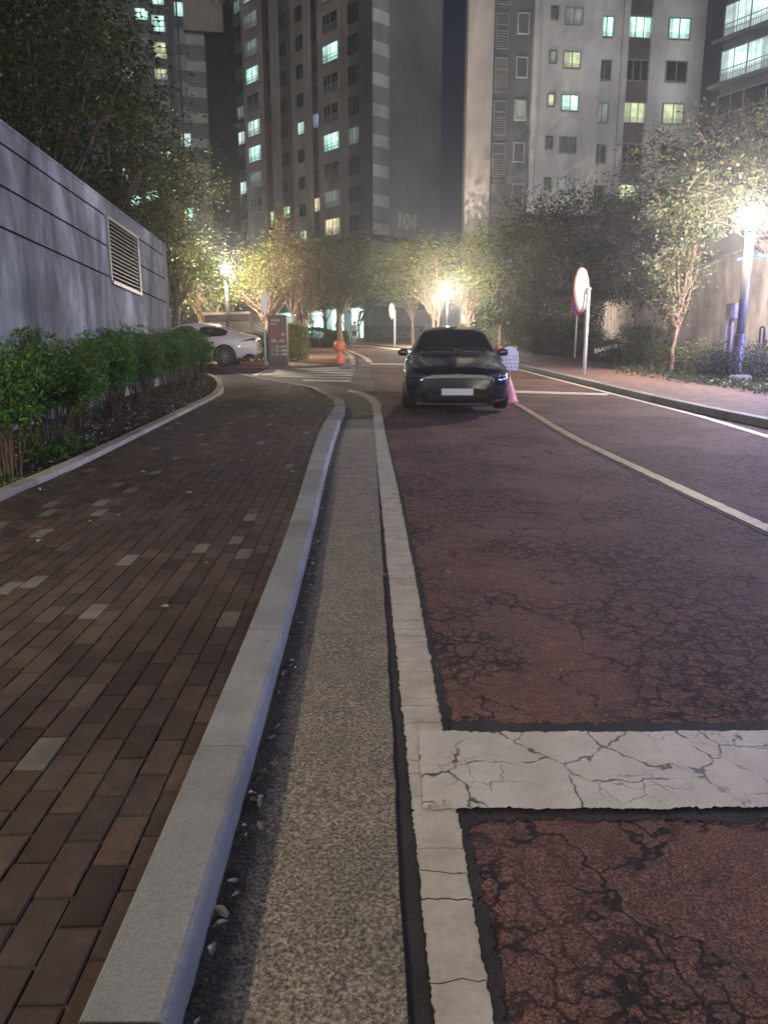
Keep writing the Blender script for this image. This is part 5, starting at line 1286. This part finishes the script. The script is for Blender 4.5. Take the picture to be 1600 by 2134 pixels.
def make_tree(name, x, y, trunk_h, blobs, per, spread, lsize, mat, label, group, bark='bark', tr=.12, seed=1, lean=(0, 0), nbr=16, props=False, cat="tree", z0=None, aspect=.5, multi=1):
    z0 = gz(y)+.1 if z0 is None else z0; rng = np.random.default_rng(seed); rnd = random.Random(seed)
    t = empty(name, (x, y, z0), 0, label, cat, group)
    P, D, Cn = clustered(rng, blobs, per, spread)
    cm = leaf_mesh("crown", P, D, lsize, M[mat], rng, aspect); link_mesh("crown", cm, None, t)
    b = MB(); tops = []
    for k in range(multi):
        bx, by = (rnd.uniform(-.15, .15), rnd.uniform(-.1, .1)) if multi > 1 else (0, 0)
        lx, ly = lean[0]+(rnd.uniform(-.5, .5) if multi > 1 else 0), lean[1]
        pts = []; 
        for i in range(7):
            f = i/6; pts.append(Vector((bx+lx*f+rnd.uniform(-.04, .04)*min(1, f*3), by+ly*f+rnd.uniform(-.04, .04), -.2+(trunk_h+.2)*f)))
        b.tube(pts, [tr*(1.25-.55*i/6)/(multi**.4) for i in range(7)], 8); tops.append(pts)
    idx = rng.choice(len(Cn), min(nbr, len(Cn)), replace=False)
    for j in idx:
        e = Vector(Cn[j]); pts = rnd.choice(tops); s_ = pts[rnd.choice([4, 5, 6])]; m = s_.lerp(e, .5)+Vector((rnd.uniform(-.2, .2), rnd.uniform(-.2, .2), .18*(e-s_).length*rnd.uniform(.2, 1)))
        path = [s_]; 
        for q in (.2, .4, .6, .8, 1.0): path.append(s_*(1-q)**2+m*2*q*(1-q)+e*q*q+Vector((rnd.uniform(-.05, .05), rnd.uniform(-.05, .05), rnd.uniform(-.05, .05))))
        r = tr*rnd.uniform(.3, .5); b.tube(path, [r, r*.8, r*.6, r*.45, r*.3, r*.12], 5, cap=False)
        for _ in range(3):   # twigs
            k2 = rnd.randint(2, 5); v = path[k2]; dv = Vector((rnd.uniform(-1, 1), rnd.uniform(-1, 1), rnd.uniform(-.2, .8))).normalized()*rnd.uniform(.4, .9)
            b.tube([v, v+dv*.5+Vector((0, 0, .05)), v+dv], [r*.3, r*.2, r*.08], 4, cap=False)
    b.build("trunk", M[bark], t, smooth=True, fix=False)
    if props:
        for k in range(3):
            a_ = k*2.1+.4; s_ = MB(); s_.tube([(math.cos(a_)*1.0, math.sin(a_)*1.0, -.1), (.05*math.cos(a_), .05*math.sin(a_), 2.1)], .035, 6); s_.build("support_stake", M['bark'], t)
    return t
X = lambda px, Y: (px-800)/1480*Y          # sideways metres of a column of the view at depth Y (near the eye line)
LT = "dark trees standing behind the concrete wall"
make_tree("tree", -8.6, 14.5, 5.0, [(0, 0, 7.2, 3.0, 2.6, 2.9, 260), (.6, -1, 9.9, 2.7, 2.2, 1.8, 150)], 42, .38, .12, 'leaf_dk', "nearest dark leafy tree overhanging the concrete wall at the top left", LT, tr=.2, seed=2, nbr=26)
make_tree("tree", -8.8, 19.5, 5.0, [(.4, 0, 7.6, 2.7, 2.4, 3.0, 240), (1.0, 0, 10.4, 1.7, 1.7, 1.6, 70), (-1, 0, 4.9, 2.4, 1.8, 1.2, 80)], 42, .40, .13, 'leaf_dk', "dark leafy tree behind the concrete wall above its louvered vent", LT, tr=.2, seed=3, nbr=26)
make_tree("tree", -9.0, 25.5, 4.5, [(.4, 0, 6.4, 2.4, 2.2, 2.7, 210), (-.4, 0, 9.2, 1.9, 1.7, 1.6, 80)], 42, .42, .14, 'leaf_dk', "dark leafy tree just past the far end of the concrete wall", LT, tr=.18, seed=4, nbr=24)
make_tree("tree", -8.6, 30.5, 3.2, [(.2, 0, 4.4, 2.1, 1.6, 1.9, 150), (.4, 0, 6.8, 1.9, 1.6, 1.5, 90), (-1.2, 0, 2.8, 1.8, 1.2, 1.1, 60)], 44, .36, .13, 'leaf_md', "leafy tree between the concrete wall and the glaring far left lamp", LT, tr=.15, seed=5, nbr=24)
make_tree("tree", -13.5, 24, 5.5, [(0, 0, 8.5, 3.4, 2.6, 3.6, 240)], 40, .5, .16, 'leaf_dk', "dark tree farthest left behind the concrete wall", LT, tr=.2, seed=6, nbr=20)
LL = "lamp-lit trees around the far left lamp"
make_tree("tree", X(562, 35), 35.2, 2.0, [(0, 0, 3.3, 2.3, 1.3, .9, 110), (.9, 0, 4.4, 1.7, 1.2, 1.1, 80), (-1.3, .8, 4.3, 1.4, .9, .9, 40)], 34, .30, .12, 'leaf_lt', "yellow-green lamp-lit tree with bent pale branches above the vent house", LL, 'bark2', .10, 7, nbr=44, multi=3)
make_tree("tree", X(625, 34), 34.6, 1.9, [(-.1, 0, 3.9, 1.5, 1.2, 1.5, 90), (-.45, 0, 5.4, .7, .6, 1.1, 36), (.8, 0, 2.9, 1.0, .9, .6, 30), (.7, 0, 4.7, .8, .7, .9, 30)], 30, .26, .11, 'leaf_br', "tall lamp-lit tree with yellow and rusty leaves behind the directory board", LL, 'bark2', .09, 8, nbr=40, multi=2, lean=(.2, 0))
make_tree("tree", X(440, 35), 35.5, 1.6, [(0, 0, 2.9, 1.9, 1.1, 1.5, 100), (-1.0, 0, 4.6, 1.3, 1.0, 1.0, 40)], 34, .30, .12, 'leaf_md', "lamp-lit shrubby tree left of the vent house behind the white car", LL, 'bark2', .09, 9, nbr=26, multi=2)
MT = "small trees on the bank before tower 104"
make_tree("tree", X(709, 50), 50.5, 3.0, [(0, 0, 5.2, 3.2, 2.2, 2.3, 170), (1.6, 0, 4.3, 2.0, 1.6, 1.2, 60)], 38, .42, .18, 'leaf_dk', "broad dark tree propped by slanting stakes in front of tower 104", MT, tr=.22, seed=11, props=True, nbr=24)
make_tree("tree", X(681, 53), 53, 2.4, [(0, 0, 4.0, 1.8, 1.4, 1.1, 80)], 34, .36, .16, 'leaf_dk', "slim dark tree just left of the propped tree", MT, tr=.11, seed=12, nbr=18)
make_tree("tree", X(638, 53), 53.5, 2.3, [(0, 0, 3.8, 1.8, 1.4, 1.0, 70)], 32, .36, .16, 'leaf_md', "slim tree with a crooked trunk before the bright lobby, nearest the directory board", MT, tr=.11, seed=13, nbr=18, lean=(-.2, 0))
make_tree("tree", X(656, 56), 56, 1.6, [(0, 0, 3.2, 1.1, 1.0, .8, 26)], 26, .34, .15, 'leaf_dk', "thin forked sapling between the two slim trees before the bright lobby", MT, tr=.07, seed=14, nbr=14, multi=2)
make_tree("tree", X(748, 60), 61, 2.0, [(0, 0, 3.7, 1.9, 1.2, .9, 60), (1.5, 0, 5.0, 2.2, 1.6, 1.6, 90)], 34, .42, .18, 'leaf_dk', "dark spreading tree right of the person, against the base of tower 104", MT, tr=.10, seed=15, nbr=18)
CT_ = "trees around the lamp behind the black car"
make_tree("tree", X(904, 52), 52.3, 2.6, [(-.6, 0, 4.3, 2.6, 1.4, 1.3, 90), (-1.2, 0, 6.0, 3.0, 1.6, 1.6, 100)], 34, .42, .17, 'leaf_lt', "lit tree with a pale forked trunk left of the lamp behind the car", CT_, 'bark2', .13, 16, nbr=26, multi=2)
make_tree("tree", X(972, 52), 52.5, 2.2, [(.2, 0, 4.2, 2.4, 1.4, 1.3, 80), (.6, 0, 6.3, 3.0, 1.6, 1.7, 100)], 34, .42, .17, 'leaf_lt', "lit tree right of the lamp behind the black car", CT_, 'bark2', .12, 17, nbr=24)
make_tree("tree", X(858, 54), 54, 2.6, [(-.6, 0, 5.2, 2.8, 1.8, 2.2, 140)], 36, .42, .17, 'leaf_md', "dim spreading tree above the far small traffic mirror", CT_, 'bark', .12, 18, nbr=24)
make_tree("tree", X(1035, 50), 50, 2.6, [(.2, 0, 5.8, 3.0, 1.8, 2.6, 170), (.3, 0, 2.6, 1.6, 1.2, 1.3, 60)], 36, .42, .17, 'leaf_md', "dim tree right of the black car roof, before the beige tower edge", CT_, 'bark', .13, 19, nbr=24)
RT = "dark trees along the right verge"
make_tree("tree", X(1115, 36), 37, 3.0, [(0, 0, 5.4, 2.6, 1.8, 2.4, 190), (-.6, 0, 2.2, 2.4, 1.4, 1.8, 120)], 40, .36, .15, 'leaf_dk', "dark dense tree left of the large traffic mirror, hiding the tower base", RT, tr=.16, seed=21, nbr=24)
make_tree("tree", X(1215, 36), 38, 3.4, [(0, 0, 6.2, 2.6, 1.8, 2.1, 170), (.9, 0, 3.9, 2.4, 1.5, 1.4, 90)], 40, .36, .15, 'leaf_dk', "dark spreading tree right above the large traffic mirror", RT, tr=.16, seed=22, nbr=24)
make_tree("tree", X(1325, 32), 33, 3.0, [(0, 0, 5.6, 2.5, 1.8, 1.9, 170), (.4, 0, 3.2, 1.8, 1.4, 1.2, 80)], 40, .34, .14, 'leaf_dk', "dark tree above the ramp wall between mirror and right lamp", RT, tr=.15, seed=23, nbr=22)
make_tree("tree", 13.3, 24.5, 4.5, [(-3.0, -1, 6.3, 2.9, 1.8, 1.35, 175), (-.8, -1.5, 7.3, 2.1, 1.8, 1.3, 95), (-3.9, -2.2, 4.9, 1.9, 1.2, .65, 100), (-1.5, -3, 4.5, 1.5, 1.0, .5, 60)], 34, .30, .13, 'leaf_rt', "large tree at the right edge whose lit branches reach over the right lamp", RT, 'bark', .2, 24, nbr=36)
make_tree("tree", X(1402, 21.5), 22.2, 1.6, [(-.1, 0, 2.7, .8, .7, 1.2, 70), (.25, 0, 4.0, .6, .6, .8, 34), (-.75, 0, 3.0, .5, .5, .7, 22)], 30, .24, .10, 'leaf_rt', "slender young tree with grey-green leaves before the pale ramp wall", RT, 'bark2', .06, 25, nbr=20, lean=(.15, 0), multi=1)
# shrubs with stems along the concrete wall
def shrub_proto(seed, h, w, n_st, n_cl, mat='leaf_sh', lsize=.052, per=36, low=.5):
    rng = np.random.default_rng(seed); rnd = random.Random(seed); ms = MB(); C_ = []
    for i in range(n_st):
        a_ = rnd.uniform(0, 6.28); r0 = rnd.uniform(0, .13)*w; r1 = rnd.uniform(.1, .5)*w; hh = h*rnd.uniform(.7, 1.0)
        p0 = Vector((r0*math.cos(a_), r0*math.sin(a_), -.05)); p3 = Vector((r1*math.cos(a_+rnd.uniform(-.4, .4)), r1*math.sin(a_), hh))
        m = p0.lerp(p3, .5)+Vector((0, 0, .08)); pts = [p0*(1-q)**2+m*2*q*(1-q)+p3*q*q for q in (0, .25, .5, .75, 1)]
        ms.tube(pts, [.008, .007, .006, .005, .003], 4, cap=False)
        for k in range(n_cl):
            q = rnd.uniform(low, 1.02); v = p0*(1-q)**2+m*2*q*(1-q)+p3*q*q; C_.append((v.x+rnd.gauss(0, .07)*w, v.y+rnd.gauss(0, .07)*w, v.z+rnd.gauss(0, .03)))
    C_ = np.array(C_); P, D = [], []
    for c in C_:   # feathery fronds: leaflets lined up on drooping sprays
        for s_ in range(3):
            d = rng.normal(0, 1, 3); d[2] = abs(d[2])*.35; d /= np.linalg.norm(d); m = per//3; tt = np.linspace(0, 1, m)[:, None]
            pt_ = c+d*tt*.17+np.array([0, 0, -.09])*tt**2; P.append(pt_+rng.normal(0, .006, (m, 3))); D.append(np.tile(d*.7, (m, 1))+rng.normal(0, .5, (m, 3)))
    lm = leaf_mesh("foliage", np.concatenate(P), np.concatenate(D), lsize, M[mat], rng, .34, .1, .6)
    sm_ = ms.mesh("stems"); sm_.materials.append(M['stem']); return lm, sm_
def shrub(protos, k, x, y, z, rz, sc, label, group, name="shrub", cat="shrub"):
    lm, sm_ = protos[k % len(protos)]; t = empty(name, (x, y, z), rz, label, cat, group); t.scale = sc
    for nm, m in (("foliage", lm), ("stems", sm_)):
        o = bpy.data.objects.new(nm, m); COL.objects.link(o); o.parent = t
    return t
PR = [shrub_proto(31+i, 1.15, .95, 34, 7) for i in range(4)]
SG = "stemmy green shrubs planted along the concrete wall"; rnd = random.Random(12)
rows = [((20, 985), 1.12, 'nearest green shrub at the left frame edge, bushy down to the ground'), ((-60, 930), 1.2, 'green shrub at the left frame edge against the concrete wall'), ((105, 935), 1.05, 'low-hanging green shrub second from the camera beside the planter kerb'),
        ((60, 880), 1.2, 'dark-topped green shrub close to the wall behind the nearest ones'), ((165, 888), 1.1, 'green shrub with a dense bundle of bare stems below the louvered vent'), ((150, 845), 1.25, 'tall dark green shrub against the wall left of the louvered vent'), ((232, 866), 1.12, 'green shrub with fanned bare stems near the middle of the planter'),
        ((245, 832), 1.2, 'green shrub touching the wall below the right half of the vent'), ((292, 838), 1.1, 'green shrub with upright brown stems right of the planter middle'), ((310, 812), 1.2, 'green shrub at the wall end, fourth from the planter tip'), ((352, 815), 1.12, 'bright green shrub with brown stems before the wall corner'), ((385, 800), 1.12, 'bright green shrub before the side window of the white car'), ((418, 795), 1.1, 'last green shrub at the planter tip, covering the wheel of the white car'), ((400, 786), 1.15, 'green shrub behind the last one at the planter tip')]
for i, ((px, py), hh, lab) in enumerate(rows):
    p_ = P2(px, py, .12); shrub(PR, i, p_.x, p_.y, gz(p_.y)+.1, rnd.uniform(0, 6.28), (1.0*rnd.uniform(.95, 1.2), 1.0*rnd.uniform(.95, 1.2), hh*1.02), lab, SG)
# verge bushes on the right
def bush_proto(seed, r, h, n, mat, lsize=.07, per=30):
    rng = np.random.default_rng(seed); P, D, Cn = clustered(rng, [(0, 0, h*.5, r, r*.8, h*.55, n)], per, .13); k = P[:, 2] > 0
    lm = leaf_mesh("foliage", P[k], D[k], lsize, M[mat], rng, .55, 0)
    ms = MB(); rnd = random.Random(seed)
    for i in range(16):
        e = Cn[rnd.randrange(len(Cn))]; ms.tube([(e[0]*.15, e[1]*.15, -.05), (e[0]*.5, e[1]*.5, max(.1, e[2]*.6)), tuple(e)], [.012, .009, .004], 4, cap=False)
    sm_ = ms.mesh("stems"); sm_.materials.append(M['stem']); return lm, sm_
BP = [bush_proto(41, .62, .8, 90, 'leaf_rt'), bush_proto(42, .7, .9, 100, 'leaf_rt'), bush_proto(43, .8, 1.3, 130, 'leaf_dk')]
RG = "low bushes on the right verge"
br_ = [(1590, 800, 1, 1.05, 'grey-green bush right of the lamp post at the right frame edge'), (1560, 790, 0, 1.0, 'grey-green bush directly right of the lamp post'), (1490, 792, 0, 1.0, 'grey-green bush between the utility box and the young tree'), (1452, 783, 1, 1.15, 'lit rounded bush right of the slender young tree'),
       (1420, 776, 0, 1.0, 'lit low bush at the foot of the slender young tree'), (1375, 768, 1, .9, 'dim bush left of the slender young tree'), (1335, 762, 2, 1.1, 'tall dark bush between mirror and young tree'), (1310, 752, 2, 1.1, 'dark bush right of the low dark sign'), (1272, 756, 0, .8, 'small dark bush under the low dark sign'),
       (1232, 750, 2, .9, 'dark bush behind the pole of the large mirror'), (1180, 744, 2, 1.2, 'dark bush left of the large mirror pole'), (1135, 740, 2, 1.3, 'dark bush second left of the large mirror'), (1095, 735, 2, 1.4, 'dark bush nearest the barrier post beside the black car'), (1640, 800, 1, 1.0, 'grey-green bush at the very right end of the verge')]
for i, (px, py, k, s_, lab) in enumerate(br_):
    p_ = P2(px, py, .12); shrub([BP[k]], 0, p_.x+.3, p_.y+.5, gz(p_.y+.5)+.1, i*1.3, (s_, s_, s_), lab, RG, "bush", "bush")
# clipped hedges
def hedge(name, x0, x1, y0, y1, h, mat, label, lsize, n, seed, z0=None, group=None, dome=0):
    rng = np.random.default_rng(seed); z0 = gz((y0+y1)/2)+.1 if z0 is None else z0
    cx, cy = (x0+x1)/2, (y0+y1)/2; W_, D_ = x1-x0, y1-y0
    p = rng.uniform(-.5, .5, (n, 3)); side = rng.integers(0, 4, n)
    p[side == 0, 2] = .5; p[side == 1, 1] = -.5; p[side == 2, 0] = np.sign(p[side == 2, 0])*.5
    dirs = p*np.array([1, 1, 1])*1.4; top = 1-dome*(p[:, 0]*2)**2
    P = np.stack([p[:, 0]*W_, p[:, 1]*D_, (p[:, 2]+.5)*h*top], 1)+rng.normal(0, .05, (n, 3)); P[:, 2] = np.abs(P[:, 2])
    t = empty(name, (cx, cy, z0), 0, label, "hedge", group); link_mesh("foliage", leaf_mesh("foliage", P, dirs, lsize, M[mat], rng, .6, 0), None, t)
    ms = MB(); rn = random.Random(seed)
    for i in range(int(10+W_*3)):
        bx, by = rn.uniform(-.45, .45)*W_, rn.uniform(-.4, .4)*D_; ms.tube([(bx, by, -.1), (bx+rn.uniform(-.1, .1), by, h*.8*(1-dome*(2*bx/W_)**2))], [.015, .008], 4, cap=False)
    ms.build("stems", M['stem'], t, fix=False); return t
HG = "hedges at the far side of the crosswalk"
a = P2(604, 757, .1); hedge("hedge", X(603, 30), X(632, 30), 29.6, 32.5, 1.35, 'leaf_lt', "lit box-shaped hedge right behind the directory board", .07, 9000, 51, group=HG)
hedge("hedge", X(500, 30), X(566, 30), 29.4, 31.0, 1.0, 'leaf_dk', "low dark hedge between the white car and the directory board", .07, 8000, 52, group=HG)
hedge("hedge", X(627, 53), X(700, 53), 51, 53, 1.15, 'leaf_md', "dim rounded hedge in front of the bright lobby left of the propped tree", .10, 9000, 53, group=HG, dome=.25)
hedge("hedge", X(686, 56), X(724, 56), 55, 57.5, .85, 'leaf_dk', "dark low hedge under the propped tree", .10, 7000, 54, group=HG)
hedge("hedge", X(765, 66), X(880, 66), 64, 66, 1.2, 'leaf_dk', "long dark hedge at the foot of tower 104's side wall", .12, 8000, 55, group=HG)
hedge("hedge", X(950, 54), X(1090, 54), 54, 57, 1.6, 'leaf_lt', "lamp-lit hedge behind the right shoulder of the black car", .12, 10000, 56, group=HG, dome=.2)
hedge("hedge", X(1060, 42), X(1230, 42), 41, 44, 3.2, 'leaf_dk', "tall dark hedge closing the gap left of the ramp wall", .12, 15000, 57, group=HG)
# ground cover and fallen leaves
def scatter(name, pts, size, mat, seed, lab, cat, flat=.25):
    rng = np.random.default_rng(seed); P = np.array(pts); d = rng.normal(0, 1, P.shape); d[:, 2] *= flat
    me = leaf_mesh(name, P, d, size, M[mat], rng, .55, 0, .1); return tag(link_mesh(name, me, None), lab, cat, kind="stuff")
rnd = random.Random(77); pts = []
while len(pts) < 5200:
    y = rnd.uniform(2, 21); x = xat(pkin, y)-abs(rnd.gauss(0, .9))-.02; pts.append((x, y, gz(y)+.105+rnd.uniform(0, .03)))
scatter("leaf_litter", pts, .05, 'litter', 61, "brown dead leaves covering the planter soil under the shrubs", "leaf litter")
pts = []
while len(pts) < 3600:
    y = rnd.uniform(3, 9.5); x = xat(pkin, y)-rnd.uniform(.05, 1.6); 
    if math.sin(x*5+1)*math.cos(y*3.1) > .1: pts.append((x, y, gz(y)+.11+rnd.uniform(0, .14)))
scatter("ground_cover", pts, .06, 'leaf_sh', 62, "small green weeds growing between the shrubs and the planter kerb", "ground cover", 1.0)
pts = []
while len(pts) < 2600:
    px = rnd.uniform(1280, 1700); q = P2(px, 765+(px-1280)*.14-rnd.uniform(-14, 10), .12); pts.append((q.x, q.y, gz(q.y)+.14+rnd.uniform(0, .12)))
scatter("verge_grass", pts, .10, 'leaf_rt', 63, "ragged grass and weeds along the edge of the right verge", "grass", 1.0)
fm = []
for k in range(4):
    rng = np.random.default_rng(80+k); m = MB(); L_ = .05; w_ = .021
    pr = [(-.5, 0), (-.25, .7), (.05, 1), (.3, .7), (.5, 0)]; top = []
    for a_, b_ in pr: top.append((a_*L_, b_*w_*.5, .004+.016*abs(b_)*rng.uniform(.3, 1)))
    bot = [(a_*L_, -b_*w_*.5, .004+.016*abs(b_)*rng.uniform(.3, 1)) for a_, b_ in pr[1:-1]]
    mid = [(a_*L_, 0, .003+.006*rng.uniform()) for a_, _ in pr]
    m.add(mid+top[1:-1]+bot, [(0, 1, 5), (1, 2, 6, 5), (2, 3, 7, 6), (3, 4, 7), (1, 0, 8), (2, 1, 8, 9), (3, 2, 9, 10), (4, 3, 10)])
    for mt in (M['litter'], M['leafpale']): me = m.mesh("fallen_leaf"); me.materials.append(mt); fm.append(me)
def fallen(x, y, z, i, lab, grp, s=1.0):
    o = bpy.data.objects.new("fallen_leaf", fm[i % len(fm)]); COL.objects.link(o); o.location = (x, y, z); o.rotation_euler = (rnd.uniform(-.5, .5), rnd.uniform(-.5, .5), rnd.uniform(0, 6.3)); o.scale = (s,)*3; tag(o, lab, "leaf", grp)
for i in range(78):
    y = rnd.choice([rnd.uniform(1.2, 2.2), rnd.uniform(1.5, 5), rnd.uniform(2.5, 8)]); x = xat(kr, y)+.02+abs(rnd.gauss(0, .03)); fallen(x, y, gz(y)+.018, i, "small dry leaf lying in the gutter against the foot of the kerb", "fallen leaves in the gutter", rnd.uniform(.5, 1.0))
for i, (px, py) in enumerate(((85, 1021), (94, 1024), (343, 1268), (345, 1266), (82, 1130), (432, 1176), (395, 1029), (430, 1055), (360, 977), (556, 1340), (445, 970), (610, 985), (250, 1075), (505, 960), (300, 985), (190, 1090))):
    p_ = P2(px, py, .12); fallen(p_.x, p_.y, gz(p_.y)+.124, i*2+1, "small pale leaf lying on the brick pavement", "fallen leaves on the pavement", rnd.uniform(.8, 1.1))
for i, (px, py) in enumerate(((917, 1100), (980, 970), (1170, 1400), (893, 990), (935, 1195), (1480, 1010), (800, 1200), (1250, 880), (1390, 900))):
    p_ = P2(px, py, 0); fallen(p_.x, p_.y, gz(p_.y)+.006, i*2+1, "small pale leaf lying on the red asphalt", "fallen leaves on the road", rnd.uniform(.5, .8))
# ================================================================ street lamps and their light
def lamp_bulb(name, loc, col, watts, r=.12, parent=None):
    l = bpy.data.lights.new(name, 'POINT'); l.energy = watts; l.color = col; l.shadow_soft_size = r
    o = bpy.data.objects.new(name, l); COL.objects.link(o); o.location = loc
    if parent: o.parent = parent
    return o
def street_lamp(x, y, h, label, col, watts, glow, r0=.27, pr=.07, sleeve=False, head=1.0, lz=None):
    z0 = gz(y)+.12
    t = empty("street_lamp", (x, y, z0), 0, label, "street lamp", "funnel-headed street lamps along the road")
    hh = .46*head
    p = MB(); p.tube([(0, 0, -.1), (0, 0, h-hh-.06)], pr, 12); p.build("pole", M['poleD'], t, smooth=True)
    s = MB(); s.lathe([(pr*2.2, 0), (pr*2.2, .03), (pr*1.35, .05), (pr*1.3, 1.15 if sleeve else .4), (pr*1.02, 1.2 if sleeve else .44)], seg=14); s.build("base_sleeve", M['poleD'], t, smooth=True)
    d = MB(); d.lathe([(.07*head, h-hh), (.11*head, h-hh+.05), (r0*head, h-.07*head), (r0*head, h-.05*head), (.02, h-.03*head)], seg=20, cap=False); d.build("diffuser", glow, t, smooth=True)
    c = MB(); c.lathe([(pr, h-hh-.12), (.12*head, h-hh-.04), (.09*head, h-hh)], seg=14); c.build("neck", M['poleD'], t, smooth=True)
    lamp_bulb("bulb_light", (0, 0, h-.22*head), col, watts, .09, t)
    return t
def glow_glass(name, col, s):
    """translucent lamp glass: it glows and lets the bulb's light through"""
    m = bpy.data.materials.new(name); m.use_nodes = True; nt = m.node_tree; nt.nodes.clear(); out = N(nt, "OutputMaterial"); e = N(nt, "Emission"); t = N(nt, "BsdfTransparent"); mx = N(nt, "MixShader")
    e.inputs[0].default_value = (*col, 1); e.inputs[1].default_value = s; t.inputs[0].default_value = (.97, .95, .9, 1); mx.inputs[0].default_value = .3
    L(nt, t.outputs[0], mx.inputs[1]); L(nt, e.outputs[0], mx.inputs[2]); L(nt, mx.outputs[0], out.inputs[0]); return m
GLOW = glow_glass("lamp_glow", (1, .88, .7), 30); GLOWC = glow_glass("lamp_glow_cool", (.8, .88, 1), 30)
WARM = (1, .87, .72)
a = P2(1532, 791, .12); street_lamp(a.x, a.y, 4.35, "dark funnel-headed street lamp on the right verge beside the pale ramp wall", WARM, 4600, GLOW, r0=.29, sleeve=True, pr=.11, head=1.1)
a = atY(930, 740, 48); street_lamp(a.x, 48, 3.7, "lit funnel-headed street lamp rising behind the parked black car", WARM, 8000, GLOW)
a = atY(478, 740, 33); street_lamp(a.x, 33, 4.0, "glaring street lamp half hidden in leaves behind the white car", WARM, 4000, GLOW)
street_lamp(-4.6, .7, 3.3, "street lamp in the planter next to the near end of the brick pavement", (1, .86, .68), 1050, GLOW)
street_lamp(9.5, 6.5, 3.9, "cool white street lamp on the near part of the right verge", (.36, .6, 1), 800, GLOWC)

# ---- thin volume added to imitate lens glare around the lamps
hz = MB(); hz.box((0, 75, 29), (300, 176, 66)); o = hz.build("glare_haze", None); m = bpy.data.materials.new("lens_glare_haze"); m.use_nodes = True; nt = m.node_tree; nt.nodes.clear()
out = nt.nodes.new("ShaderNodeOutputMaterial"); pv = nt.nodes.new("ShaderNodeVolumePrincipled"); pv.inputs["Color"].default_value = (.84, .89, 1, 1); pv.inputs["Density"].default_value = .0021; pv.inputs["Anisotropy"].default_value = .78
nt.links.new(pv.outputs[0], out.inputs["Volume"]); o.data.materials.append(m); tag(o, kind="stuff")
